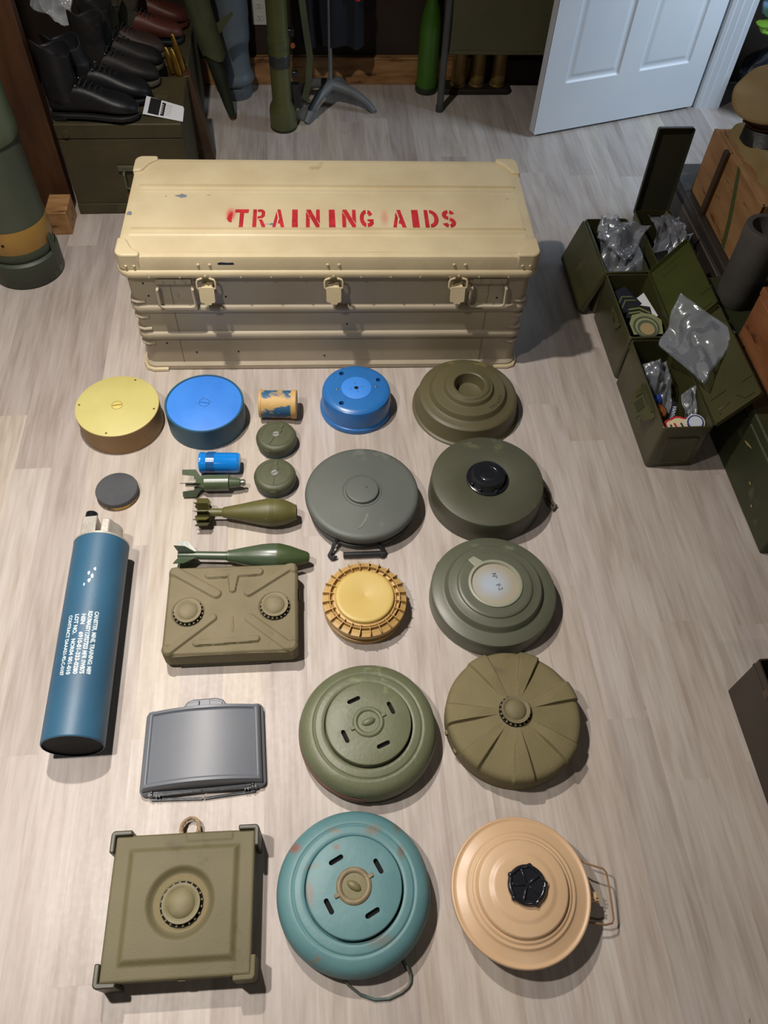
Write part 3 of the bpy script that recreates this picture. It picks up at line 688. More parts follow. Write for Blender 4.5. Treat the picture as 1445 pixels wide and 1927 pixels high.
def tm_brown():
    t = thing('round_mine', 'brown olive round mine with open round hole in its raised centre', 'mine', (.519, 1.876, 0), R(0))
    m = mat('bakelite_olive', '#5f593f', '#565037', .42, scale=4, bump=.08, wear='#716a45', wscale=6, wthr=.62, rough2=.52)
    pr = [(0, 0), (.184, 0), (.1865, .002), (.1865, .0055), (.184, .008), (.1775, .010), (.1745, .016), (.1700, .060), (.168, .0665), (.163, .0705), (.154, .0725), (.138, .0745), (.1335, .0765), (.130, .081), (.1265, .090), (.1235, .0935), (.118, .0950), (.091, .0955), (.0865, .0970), (.084, .1005), (.082, .106), (.079, .1095), (.0735, .111), (.0705, .1115), (.067, .1150), (.062, .1165), (.055, .1165), (.0515, .1145), (.050, .109), (.0485, .078), (.0465, .074), (.040, .072), (0, .071)]
    G().lathe(pr, 144).obj('body', m, t, smooth=28)
    out = G(); tx = txt('TM-62\u041f', .018, 1.0); xm = max(v[0] for v in tx.v)
    out.f = tx.f
    for x, y, z in tx.v:
        th = R(-40) + (x - xm/2)/.107*1.2; rr = .118 - y*.9; out.v.append((rr*cos(th) , rr*sin(th), .0956))
    out.obj('lettering', mat('dark_ink', '#2b2414', rough=.7), t, smooth=0)['kind'] = 'stuff'
tm_brown()

def grey_mine():
    t = thing('round_mine', 'flat slate grey round mine with rope carrying handle at front', 'mine', (.129, 1.470, 0), 0)
    m = mat('slate_grey', '#5c615c', '#555a55', .48, scale=4, bump=.06, wear='#656a64', wscale=5, wthr=.62, rough2=.55)
    G().lathe([(0, 0), (.160, 0), (.165, .004), (.168, .018), (.168, .026), (.160, .030), (.158, .036), (.162, .040)], 144).obj('base', mat('slate_dark', '#424744', '#3b403d', .5), t, smooth=50)
    b = G().lathe([(.160, .038), (.168, .040), (.1735, .050), (.1765, .066), (.1745, .074), (.168, .0785), (.158, .080), (.06, .083), (.057, .0835), (0, .0835)], 144).obj('lid', m, t, smooth=50)
    G().lathe([(.0585, .083), (.0595, .0845), (.0605, .083)], 72, closed=True).obj('hub_groove', m, b)
    k = G().lathe([(.0515, .083), (.0515, .090), (.0495, .0925), (.046, .093), (0, .0935)], 72).obj('knob', m, t, smooth=50)
    g = G(); ball(g, (.012, .006, .093), .0045, 14, .8); g.obj('button', m, k)
    # pale scuff
    pts = [(.012, -.058), (.022, -.060), (.015, -.085), (.006, -.112), (-.010, -.135), (-.022, -.142), (-.012, -.128), (.000, -.108), (.008, -.085)]
    G().prism(pts, .0795, .0822).obj('scuff', mat('pale_scuff', '#75786b', '#6b6f64', .6), b, smooth=0, label='pale scuff mark')
    mr = mat('black_rope', '#24262a', '#383b3c', .8, scale=80)
    g = G(); g.cyl((-.068, -.186, .012), (.058, -.188, .012), .0085, n=20); h = g.obj('handle_grip', mat('grip_black', '#2a2c30', '#1e2023', .28, spec=.6), t)
    for sx, x0 in ((-1, -.083), (1, .04)):
        xs = -.088 if sx < 0 else .036
        for ph in (0, 2.1, 4.2):
            pts = [(xs + .004, -.146, .036), (xs - sx*.0 - .006*(-sx), -.158, .030), (xs + sx*.012, -.170, .016), (xs + sx*.022, -.184, .010), (xs + sx*.014, -.196, .010), (xs + sx*.0 , -.190, .012)]
            # refine and twist
            fine = []
            for a, b_ in zip(pts, pts[1:]):
                for q in range(5): fine.append(Vector(a).lerp(Vector(b_), q/5))
            fine = [p + Vector((cos(ph + i*1.0), sin(ph + i*1.0)*.5, sin(ph + i*1.0)))*.0032 for i, p in enumerate(fine)]
            G().tube(fine, .0036, 6).obj('rope_strand', mr, h)
grey_mine()

def blackfuse_mine():
    t = thing('round_mine', 'dark green drum mine with glossy black round fuse and frayed cord', 'mine', (.5235, 1.487, 0), 0)
    m = mat('dk_green', '#4f5040', '#474839', .42, scale=5, bump=.08, wear='#5a5c44', wscale=6, wthr=.62, rough2=.5)
    b = G().lathe([(0, 0), (.178, 0), (.180, .003), (.1785, .05), (.1755, .086), (.1745, .0895), (.172, .0908), (.069, .0925), (.067, .0915), (.063, .087), (0, .086)], 144).obj('body', m, t, smooth=50)
    mb = mat('gloss_black', '#202227', '#17191d', .22, bump=.04, spec=.7)
    f = G().lathe([(.066, .0885), (.0665, .0935), (.064, .0945), (.060, .0930), (.056, .0930), (.0535, .096), (.0520, .112), (.0500, .117), (.046, .1182), (.030, .117), (.0285, .118), (.027, .1172), (.014, .1172), (.0135, .118), (.011, .118), (.0105, .1168), (0, .1168)], 96, Matrix.Translation((.0, .004, 0))).obj('fuse', mb, t, smooth=35)
    for a in (10, 70, 130, 200, 235, 290): G().box((.0555*cos(R(a)), .0555*sin(R(a)), .096), (.008, .010, .012), R(a)).obj('fuse_lug', mb, f, bevel=.001)
    mr = mat('frayed_cord', '#6a6350', '#3c382b', .9, scale=70)
    random.seed(8)
    for k in range(3):
        c0 = Vector((.178, .02 - k*.008, .035)); pts = [c0]
        tgt = [Vector((.192, .002, .030)), Vector((.203, -.022, .02)), Vector((.212, -.045, .010)), Vector((.222, -.056, .008)), Vector((.213, -.066, .008)), Vector((.203, -.052, .012)), Vector((.196, -.030, .016))]
        for q in tgt: pts.append(q + Vector((random.uniform(-.004, .004), random.uniform(-.004, .004), random.uniform(0, .004))))
        G().tube(pts, .0042, 7).obj('cord', mr, t, smooth=60)
blackfuse_mine()

def ribbed_yellow():
    t = thing('round_mine', 'small mustard yellow mine with ring of radial ribs round its edge', 'mine', (.1125, 1.106, 0), 0)
    m = mat('mustard', '#bd9b5e', '#b29055', .45, scale=9, bump=.12, wear='#a47d3e', wscale=14, wthr=.64, spec=.45)
    mt = mat('yellow_disc', '#cbb166', '#c2a85f', .4, scale=6, bump=.06)
    G().lathe([(0, 0), (.114, 0), (.1165, .003), (.1165, .018), (.112, .020), (.104, .021), (.102, .030), (.104, .036)], 112).obj('base', m, t, smooth=40)
    r = G().lathe([(.100, .034), (.1185, .036), (.1195, .040), (.1195, .054), (.1165, .0555), (.112, .056), (.106, .060), (.103, .060), (.1015, .058), (.0925, .056), (.0905, .063), (.087, .064), (.084, .064)], 112).obj('ring', m, t, smooth=30)
    G().lathe([(.1005, .056), (.1005, .0705), (.0985, .0705), (.0985, .056)], 112, closed=True).obj('ring_wall', m, r, smooth=30)
    for k in range(24):
        a = 2*pi*(k+.3)/24; M = Matrix.Rotation(a, 4, 'Z') @ rotM(x=pi/2)
        g = G(); g.prism([(.088, .056), (.088, .0705), (.1005, .0710), (.114, .0695), (.1195, .067), (.1205, .058), (.119, .052), (.112, .054)], -.0009, .0009, M); g.obj('rib', m, r, smooth=0)
    G().lathe([(.084, .058), (.084, .070), (.0815, .0735), (.078, .0745), (.070, .0735), (.002, .0755), (0, .075)], 112).obj('pressure_disc', mt, t, smooth=50)
ribbed_yellow()

def white_plug():
    t = thing('round_mine', 'green stepped round mine with white plug marked in pen', 'mine', (.485, 1.110, 0), R(0))
    m = mat('grey_green', '#5d6051', '#545748', .36, scale=5, bump=.06, wear='#6a6e5a', wscale=6, wthr=.64, rough2=.46, spec=.55)
    G().lathe([(0, 0), (.178, 0), (.1815, .003), (.1812, .030), (.1805, .058), (.1785, .0625), (.174, .0650), (.150, .0675), (.143, .069), (.1395, .0725), (.136, .0835), (.1325, .087), (.127, .088), (.113, .089), (.109, .0905), (.1065, .0945), (.103, .0965), (.098, .097), (.0775, .0975), (.0775, .094), (0, .094)], 144).obj('body', m, t, smooth=28)
    mw = mat('ring_greygreen', '#9a9c8a', '#8c8e7c', .4, bump=.05)
    r = G().lathe([(.0775, .094), (.0775, .101), (.0755, .1025), (.070, .1025), (.068, .100), (.0665, .0965), (.0665, .094)], 96, closed=True).obj('plug_ring', mw, t, smooth=40)
    g = G(); g.prism([(-.018, .074), (-.021, .104), (-.0, .106), (.014, .076)], .096, .1015, Matrix.Rotation(R(28), 4, 'Z')); g.obj('ring_tab', mw, r, bevel=.002)
    mpl = mat('milky_plug', '#98907c', '#a29a86', .5, scale=5, bump=.04); overspray(mpl, [(-.008, 0, .070, .070, 1, '#a3afbd')])
    d = G().lathe([(.0665, .0955), (.06, .0965), (0, .0968)], 72).obj('plug', mpl, t)
    mi = mat('pen_ink', '#23242e', rough=.7)
    for s, x, y, a in (('Nº', -.006, .034, R(-80)), ('P-2', .0, -.004, R(-68))):
        q = txt(s, .019, .85); q.v = [(p[0], p[1], 0) for p in q.v]
        q2 = G(); q2.add(q.v, q.f, Matrix.Translation((x, y, .0973)) @ Matrix.Rotation(a, 4, 'Z')); q2.obj('pen_writing', mi, d, smooth=0)
    for sx, a in ((1, 5), (-1, 147)):
        G().box((.178*cos(R(a)), .178*sin(R(a)), .055), (.008, .022, .010), R(a)).obj('side_lip', m, t, bevel=.004)
white_plug()

def slotted(name, label, loc, rz, m, mhub, side, dent, hubm=None, s=1.0):
    t = thing(name, label, 'mine', loc, rz)
    def fn(r, z, a):
        n = noise.noise(Vector((r*cos(a)*9 + dent*7, r*sin(a)*9, z*4))); k = .0035*ss(.06, .17, r)
        return (r*(1 + n*.006*(z > .02)), z + n*k*(z > .03))
    G().lathe([(0, 0), (.172, 0), (.1745, .003), (.1735, .012), (.170, .016)], 120, fn=None).obj('base', side, t, smooth=50)
    G().lathe([(.168, .010), (.174, .018), (.1775, .030), (.1775, .043), (.1745, .058), (.168, .069), (.158, .077), (.146, .081), (.1405, .0822), (.1388, .0800), (.1372, .0800), (.1358, .0832), (.132, .0842), (.122, .085), (.114, .0858), (.1115, .083), (.1105, .074), (.105, .073)], 144, fn=fn).obj('shell', m, t, smooth=70)
    d = G().lathe([(0, .074), (.1065, .074), (.1085, .077), (.1085, .096), (.1075, .0985), (.104, .1), (.05, .1015), (0, .1015)], 120).obj('pressure_plate', m, t, smooth=45)
    cg = G(); slots = []
    for k in range(4):
        a = R(119 + 90*k); M = Matrix.Translation((.069*cos(a), .069*sin(a), 0)) @ Matrix.Rotation(a + pi/2 - .12, 4, 'Z'); slots.append(M)
        cg.prism([(p[0], p[1]) for p in (arcp(.0125, 0, .0056, -90, 90, 8) + arcp(-.0125, 0, .0056, 90, 270, 8))], .09, .12, M)
    boolcut(d, cg)
    for M in slots: G().prism([(-.018, -.0055), (.018, -.0055), (.018, .0055), (-.018, .0055)], .0901, .0903, M).obj('slot', M_hole, d, smooth=0)
    h = G().lathe([(.0265, .1005), (.028, .104), (.0315, .107), (.0355, .107), (.0395, .104), (.041, .1005)], 72).obj('hub_ring', mhub, t, smooth=60)
    for a in (22, 200): G().prism([(.036, -.005), (.049, -.0045), (.049, .0045), (.036, .005)], .1005, .106, Matrix.Rotation(R(a), 4, 'Z')).obj('hub_lug', mhub, h, bevel=.0015)
    hm = hubm or m
    p = G().lathe([(.028, .1005), (.027, .1025), (0, .103)], 48).obj('plug', hm, t)
    g = G(); secs = []
    for q in range(9):
        u = -1 + q/4; w_ = math.sqrt(max(0.02, 1 - u*u))
        secs.append([(.0185*u, .0098*w_*cos(b), .102 + .0085*w_*max(0, sin(b))) for b in [2*pi*i/14 for i in range(14)]])
    g.loft(secs, Matrix.Rotation(dent_a(name, dent), 4, 'Z')); g.obj('grip', hm, p, smooth=70)
    return t
def dent_a(n, d): return R(18) if d < 2 else R(-38)
mo = mat('olive_paint', '#696e54', '#5f644b', .42, scale=6, bump=.3, bscale=90, wear='#79805c', wscale=7, wthr=.62, rough2=.5)
ol = slotted('slotted_mine', 'olive green domed mine with four slots and reddish lower left edge', (.096, .727, 0), 0, mo, mo, mat('red_olive', '#4e3524', '#3d3a26', .55, scale=3, bump=.2), 1)
G().lathe([(.1772, .020), (.1790, .032), (.1785, .046), (.1772, .046), (.1768, .02)], 144, fn=lambda r, z, a: (r if 2.9 < a < 4.6 else r - .004, z)).obj('red_patch', mat('dull_red', '#7a4436', '#6b4a34', .6, scale=9), ol, smooth=60, label='dull red paint showing on the rim')
mtl = mat('teal_paint', '#5f888c', '#547d82', .45, scale=6, bump=.3, bscale=50, wear='#7a6c5a', wscale=13, wthr=.66, rough2=.55)
overspray(mtl, [(-.125, .105, .022, .018, .9, '#8a5a48'), (.060, .118, .03, .02, .6, '#7d6350'), (.118, .06, .014, .025, .7, '#6e5a4a'), (-.10, .0, .014, .04, .55, '#8a6450'), (-.03, .088, .012, .01, .8, '#7d5a48'), (.045, -.115, .05, .02, .5, '#6e5f50'), (-.09, .055, .03, .012, .4, '#7d6a55'), (.12, .12, .018, .03, .6, '#6a5c4c')])
tl = slotted('slotted_mine', 'teal blue domed mine with four slots, rust spots and wire handle', (.037, .349, 0), R(4), mtl, mat('rusty_ring', '#8c8467', '#7a6a50', .5, scale=30, bump=.3), mat('teal_dark', '#2c4340', '#3a4a44', .5, scale=5), 2, mat('hub_olive', '#77714e', '#6b6544', .5, scale=20))
g = G(); g.tube([(-.045, -.168, .02), (-.035, -.182, .012), (-.012, -.203, .006), (.018, -.217, .005), (.05, -.220, .005), (.078, -.213, .005), (.094, -.205, .005), (.102, -.196, .006), (.104, -.184, .009), (.099, -.168, .016), (.092, -.152, .022)], .0032, 8); g.obj('wire_handle', mat('teal_wire', '#4b6a6a', '#5f5648', .5, scale=30), tl, smooth=60)
g = G(); g.box((.104, -.128, .025), (.05, .012, .03), R(40)); g.obj('side_notch', mat('teal_dark', '#2c4340'), tl, bevel=.002)

def radial_mine():
    t = thing('round_mine', 'khaki brown round mine with raised radial wedges like a pie', 'mine', (.477, .735, 0), R(0))
    m = mat('khaki_texture', '#79704f', '#6f6646', .8, scale=8, bump=.5, bscale=260, wear='#645b40', wscale=7, wthr=.62)
    cent = [116, 67, 18, -41, -91, -139, 176]
    def fn(r, z, a):
        deg = math.degrees(a); e = 0
        for i, c in enumerate(cent):
            d = (deg - c + 180) % 360 - 180
            wl, wr = (10.5, 10)
            e = max(e, ss(wl, wl-3.5, d) * ss(-wr-.3, -wr+1.2, d) if i != 6 else ss(wl, wl-1.2, d)*ss(-wr-.3, -wr+3.5, d))
        n = noise.noise(Vector((cos(a)*3, sin(a)*3, r*14)))
        up = .011*e*ss(.038, .12, r) if z > .05 else 0
        rr = r*(1 + (.012*e*ss(.15, .175, r) if z > .045 else 0) + .004*n*(r > .16))
        return (rr, z + up + .0012*n*(z > .05))
    pr = [(.172, .0), (.1755, .004), (.1765, .03), (.1765, .05), (.1765, .058), (.174, .066), (.168, .0725), (.160, .0755)] + [(.160 - k*.0125, .0762 + .0011*k) for k in range(1, 11)] + [(.032, .0875)]
    G().lathe([(0, 0)] + pr, 560, fn=fn).obj('body', m, t, smooth=40)
    toothed_fuse(t, (0, 0, .0872), .0375, mat('fuse_khaki', '#756d50', '#6c6448', .7, scale=30, bump=.2), M_hole)
    for a in (188, 205): G().box((.1775*cos(R(a)), .1775*sin(R(a)), .03), (.008, .012, .016), R(a)).obj('side_nub', m, t, bevel=.002)
radial_mine()

def tan_mine():
    t = thing('round_mine', 'tan sand coloured round mine with black knob and wire handle', 'mine', (.418, .317, 0), 0)
    m = mat('sand_tan', '#d0b08c', '#c6a682', .36, scale=5, bump=.05, wear='#bd9261', wscale=8, wthr=.66, spec=.5)
    G().lathe([(0, 0), (.140, 0), (.145, .004), (.152, .04), (.1535, .062), (.157, .066)], 144).obj('base', mat('sand_dark', '#9a7450', '#8c6846', .5), t, smooth=50)
    G().lathe([(.150, .062), (.158, .064), (.161, .070), (.1605, .0765), (.158, .0795), (.1545, .0785), (.152, .076), (.147, .077), (.138, .0805), (.128, .0825), (.1245, .0845), (.1225, .088), (.120, .0895), (.1165, .0885), (.1145, .0895), (.1120, .093), (.109, .0945), (.1055, .0935), (.1035, 0.1010), (.1010, 0.1040), (.0985, 0.1050), (.080, 0.1055), (.074, 0.1070), (.069, 0.1100), (.064, 0.1110), (.035, 0.1115), (0, 0.1115)], 160).obj('shell', m, t, smooth=70)
    mb = mat('knob_black', '#1a1b20', '#24262b', .2, bump=.12, bscale=60, spec=.7)
    def kn(r, z, a):
        k = 1 + .10*max(0, cos(5*a))**6 if r > .03 else 1
        return (r*k, z)
    k = G().lathe([(.043, .1105), (.0435, .116), (.0425, .124), (.039, .1265), (.035, .1255), (.033, .122), (0, .1215)], 120, fn=kn).obj('fuse_knob', mb, t, (.006, .002, 0), smooth=50)
    for q in range(5):
        M = Matrix.Rotation(R(72*q + 30), 4, 'Z'); g = G(); g.prism([(.006, -.002), (.035, -.0034), (.035, .0034), (.006, .002)], .121, .1255, M); g.obj('knob_rib', mb, k, bevel=.0015)
    mw = mat('tan_wire', '#a78561', '#8a6a4b', .5)
    g = G(); g.tube([(.150, .062, .055), (.166, .050, .055), (.190, .040, .056), (.207, .034, .055), (.213, .026, .052), (.214, 0, .047), (.213, -.040, .040), (.211, -.070, .036), (.207, -.078, .034), (.190, -.081, .036), (.150, -.074, .045)], .0024, 8); g.obj('wire_handle', mw, t, smooth=60)
    g = G(); g.cyl((.155, -.02, .045), (.176, -.024, .045), .013, .012, 24); k2 = g.obj('side_plug', m, t)
    for a in range(8):
        g = G(); g.box((.178, -.024 + .0105*cos(a*pi/4), .045 + .0105*sin(a*pi/4)), (.008, .003, .003)); g.obj('plug_rib', mat('mustard', '#c39a50'), k2)
tan_mine()

# ------------------------------------------------------------------ left background
M_ol = mat('crate_olive', '#463f27', '#3a3420', .6, scale=6, bump=.3, wear='#4b4629', wscale=9, wthr=.62)
M_dk = mat('dark_walnut', '#553722', '#402818', .5, scale=4, stretch=(6, 6, 1), bump=.3, wear='#4d3020', wscale=5)
def green_shell():
    t = thing('shell_container', 'tall dark green tube with gold band standing at far left', 'shell container', (-1.098, 2.69, 0))
    m = mat('shell_green', '#474d40', '#3f4538', .5, scale=5, bump=.15, wear='#59614b', wscale=7, wthr=.62)
    mg = mat('gold_band', '#a98543', '#96743a', .4, metal=.3, scale=6, bump=.15, wear='#5c4a26', wscale=18, wthr=.66)
    G().lathe([(0, 0), (.128, 0), (.134, .006), (.135, .10), (.127, .106), (.122, .108), (.1215, .112), (.1255, .116), (.1275, .12), (.1305, .145), (.1285, .150)], 96).obj('foot_cup', mat('foot_green', '#3c4536', '#343c2f', .5, scale=6, wear='#555d4b', wscale=11), t, smooth=50)
    G().lathe([(.1285, .150), (.1295, .152), (.1295, .242), (.1285, .244)], 96).obj('gold_band', mg, t)
    b = G().lathe([(.1275, .244), (.127, .248), (.124, .58), (0, .58)], 96).obj('body', m, t)
    G().lathe([(.125, .545), (.132, .547), (.135, .56), (.133, .59), (.130, .63), (.128, 1.25), (0, 1.25)], 96).obj('upper_sleeve', mat('sleeve_green', '#55604c', '#495341', .3, scale=5, spec=.6, wear='#7e8872', wscale=10, wthr=.66), t, smooth=50)
    G().box((.128, -.03, .09), (.006, .03, .16), R(-12)).obj('strap_tab', mat('foot_green', '#3c4536'), t, bevel=.002)
    g = G(); g.lathe([(0, 0), (.006, 0), (.003, .003), (0, .003)], 10, rotM((-.012, -.1293, .195), x=R(90))); g.obj('dent_mark', M_hole, t)
green_shell()

o = G().box((-1.055, 3.10, 1.25), (.155, .05, 2.5)).obj('wooden_post', M_dk, smooth=0, bevel=.003); tag(o, 'dark stained upright wooden post behind the gold banded tube', 'post')
g = G(); g.box((-1.005, 2.965, .05), (.085, .13, .1)); o = g.obj('wooden_block', M_raw, bevel=.003); tag(o, 'raw pine block on the floor at foot of the dark post', 'block')

def crate(name, label, loc, d, m, handle=True):
    t = thing(name, label, 'crate', loc)
    x, y, z = d
    G().box((x/2, y/2, z*.42), (x, y, z*.84)).obj('box', m, t, bevel=.004)
    l = G().box((x/2, y/2, z*.92), (x+.006, y+.006, z*.155)).obj('lid', m, t, bevel=.005)
    G().box((x/2, -.003, z*.06), (x, .008, z*.12)).obj('bottom_batten', m, t, bevel=.002)
    if handle:
        h = G().tube([(x*.47, -.004, z*.51), (x*.47, -.03, z*.51), (x*.47, -.034, z*.5), (x*.47, -.034, z*.36), (x*.49, -.034, z*.345), (x*.73, -.034, z*.345), (x*.75, -.034, z*.36), (x*.75, -.034, z*.5), (x*.75, -.03, z*.51), (x*.75, -.004, z*.51)], .005, 8).obj('handle', mat('handle_dark', '#55543f', rough=.4), t)
        G().box((x*.6, -.006, z*.53), (x*.36, .012, .02)).obj('handle_bracket', mat('handle_dark', '#55543f'), t, bevel=.002)
        G().prism([(0, 0), (.06, .004), (.07, .04), (.02, .045), (.004, .03)], 0, .002, rotM((x*.44, -.003, z*.16), x=R(90))).obj('torn_patch', mat('bare_wood_patch', '#8a6238', '#6f4c2a', .8), t, smooth=0, label='bare wood where paint and label tore off')
        G().cyl((.035, -.0, z*.9), (.035, -.008, z*.9), .016, .014, 20).obj('corner_stud', m, l)
    return t
crate('wooden_crate', 'dark olive crate with wire handle, boots on top, at left', (-.95, 3.045, 0), (.475, .36, .385), M_ol)
crate('wooden_crate', 'second dark olive crate behind the first one, brown boots on top', (-.97, 3.53, 0), (.49, .53, .375), M_ol, False)

def boot(label, loc, rz, mu, ms, shaft=.16, L=.29, lean=0, suede=None, s=1.0):
    t = thing('boot', label, 'boot', loc, rz, 'pairs of used boots standing on the olive crates')
    W0 = [(.0, .030), (.012, .041), (.05, .044), (.10, .042), (.15, .046), (.20, .055), (.235, .057), (.265, .048), (.283, .030), (.29, .013)]
    pts = [(x*L/.29, w_) for x, w_ in W0]; poly = pts + [(x, -w_) for x, w_ in reversed(pts)]
    sole = G().prism(poly, .010, .026).obj('sole', ms, t, bevel=.003)
    G().prism([p for p in poly if p[0] < .085*L/.29], 0, .012).obj('heel', M_black, t, bevel=.002)
    top = [(.0, .085), (.012, .105), (.05, .125), (.10, .132), (.15, .116), (.20, .094), (.235, .084), (.265, .073), (.283, .058), (.29, .040)]
    g = G(); secs = []
    for (x, w_), (_, zt) in zip(W0, top):
        x *= L/.29; w_ *= .95; n = 22; q = []
        for i in range(n):
            a = 2*pi*i/n; cy, sz = cos(a), sin(a)
            q.append((x, w_*math.copysign(abs(cy)**.75, cy), .024 + (zt-.024)*(.5 + .5*math.copysign(abs(sz)**.85, sz)) + .007*noise.noise(Vector((x*34, cy*2.2, sz*2.2)))*(x < .21)))
        secs.append(q)
    up = g.loft(secs).obj('upper', mu, t, smooth=70, sub=1)
    g = G(); secs = []
    for k in range(9):
        u = k/8; z = .06 + shaft*u; cx = .058 + lean*u*u; rx = .060 + .006*sin(u*7) + .008*u; ry = .046 + .008*u
        secs.append([(cx + rx*cos(a)*(1 + .13*noise.noise(Vector((cos(a)*2.4, sin(a)*2.4, u*4 + loc[1]*9)))), ry*sin(a), z + .020*sin(a*2)*u + .014*sin(u*17 + a)) for a in [2*pi*i/26 for i in range(26)]])
    inner = [[(x*.86 + .058*.14, y*.86, z-.002) for x, y, z in secs[-1]], [(x*.8 + .058*.2, y*.8, z-.06) for x, y, z in secs[-1]]]
    g.loft(secs + inner).obj('shaft', suede or mu, t, smooth=70, sub=1)
    ml = mat('lace_black', '#0f0f10', '#1d1c1a', .8)
    for k in range(5):
        x = (.118 + .014*k)*L/.29; z = .140 - .010*k; w_ = .026
        G().tube([(x, -w_, z-.006), (x+.004, -w_*.4, z+.004), (x+.008, w_*.4, z+.004), (x+.012, w_, z-.008)], .0026, 6).obj('lace', ml, t)
    for sy in (-1, 1):
        g = G(); ball(g, (.12, sy*.030, .130), .0035, 10); g.obj('eyelet', M_steel, t)
    return t
mk = mat('black_leather', '#141416', '#1c1c1e', .48, scale=12, bump=.6, bscale=45, spec=.4)
mk2 = mat('worn_black_leather', '#262220', '#191818', .6, scale=12, bump=.6, bscale=45, spec=.35)
mbr = mat('brown_leather', '#3f2c25', '#33231c', .6, scale=9, bump=.35, bscale=60)
mrd = mat('red_brown_leather', '#5d2d20', '#482218', .5, scale=9, bump=.3, bscale=60)
msu = mat('olive_suede', '#3f3826', '#332e1f', .9, scale=9, bump=.4)
mso = mat('black_sole', '#121213', rough=.6); mst = mat('tan_welt', '#5e5744', '#4a4536', .7)
Z = .386
boot('black polished boot nearest the crate edge, tall shaft behind', (-.955, 3.105, Z), R(-4), mk, mso, .20, .33)
boot('second black boot just behind the nearest one, toe further right', (-.91, 3.222, Z), R(-2), mk, mso, .17, .32, -.04)
boot('third boot, scuffed dark brown with pale welt', (-.88, 3.338, Z), R(1), mk2, mst, .20, .31, .02)
boot('fourth boot, dark leather with shiny toe and pale welt', (-.865, 3.455, .386), R(3), mk2, mst, .2, .30, .02)
boot('fifth boot, plain brown round toe', (-.86, 3.572, .376), R(4), mbr, mst, .18, .29, .03, msu)
boot('reddish brown boot with olive suede shaft, farthest right', (-.80, 3.70, .376), R(6), mrd, mso, .16, .30, .03, msu)
boot('reddish brown boot mostly hidden behind the suede topped one', (-.78, 3.86, .376), R(2), mrd, mrd, .14, .29, .02)

def plastic(name, c, dens, edge):
    m = bpy.data.materials.new(name); m.use_nodes = True; nt = m.node_tree; N = nt.nodes; L = nt.links
    b = N['Principled BSDF']; b.inputs['Base Color'].default_value = lin(c); b.inputs['Roughness'].default_value = .22; b.inputs['Specular IOR Level'].default_value = .9
    n3 = N.new('ShaderNodeTexNoise'); n3.inputs['Scale'].default_value = 26; n3.inputs['Detail'].default_value = 3
    bp = N.new('ShaderNodeBump'); bp.inputs['Strength'].default_value = .16; bp.inputs['Distance'].default_value = .004; L.new(n3.outputs['Fac'], bp.inputs['Height']); L.new(bp.outputs[0], b.inputs['Normal'])
    tr = N.new('ShaderNodeBsdfTransparent'); gl = N.new('ShaderNodeBsdfGlossy'); gl.inputs['Roughness'].default_value = .08; L.new(bp.outputs[0], gl.inputs['Normal'])
    lw = N.new('ShaderNodeLayerWeight'); lw.inputs['Blend'].default_value = .35; L.new(bp.outputs[0], lw.inputs['Normal'])
    mr = N.new('ShaderNodeMapRange'); mr.inputs['To Min'].default_value = dens; mr.inputs['To Max'].default_value = edge; L.new(lw.outputs['Facing'], mr.inputs[0])
    mx = N.new('ShaderNodeMixShader'); L.new(mr.outputs[0], mx.inputs[0]); L.new(tr.outputs[0], mx.inputs[1]); L.new(b.outputs[0], mx.inputs[2])
    fr = N.new('ShaderNodeFresnel'); fr.inputs['IOR'].default_value = 1.5; L.new(bp.outputs[0], fr.inputs['Normal'])
    mx2 = N.new('ShaderNodeMixShader'); L.new(fr.outputs[0], mx2.inputs[0]); L.new(mx.outputs[0], mx2.inputs[1]); L.new(gl.outputs[0], mx2.inputs[2])
    L.new(mx2.outputs[0], N['Material Output'].inputs[0]); return m
M_clear = plastic('clear_plastic', '#c3cbd8', .17, .62)
M_silver = plastic('milky_plastic', '#c5c8cc', .55, .95)
def sheet(name, corners, seed, m, amp=.02, n=26, parent=None, label=None, cat=None, group=None):
    a, b, c, d = [Vector(p) for p in corners]; nrm = (b-a).cross(d-a).normalized(); sc = 1/max((b-a).length, .01)
    def f(u, v):
        p = a.lerp(b, u).lerp(d.lerp(c, u), v); q = Vector((u*2.2 + seed*3.1, v*2.2, seed))
        h = noise.noise(q) + .75*abs(noise.noise(q*1.7 + Vector((3, 1, 0)))) + .12*abs(noise.noise(q*4))
        return tuple(p + nrm*amp*h*2 + Vector((noise.noise(q+Vector((9, 0, 0))), noise.noise(q+Vector((0, 9, 0))), 0))*amp*.5)
    g = G(); g.field(f, 0, 1, 0, 1, n, n)
    o = g.obj(name, m, parent, smooth=50)
    sol = o.modifiers.new('s', 'SOLIDIFY'); sol.thickness = .0006
    if cat: tag(o, label, cat, group)
    return o
sheet('plastic_bag', [(-1.02, 3.42, .64), (-.88, 3.40, .56), (-.88, 3.50, .66), (-1.03, 3.52, .74)], 2, M_silver, .03, label='crumpled silvery plastic bag above the boots at left edge', cat='plastic bag')
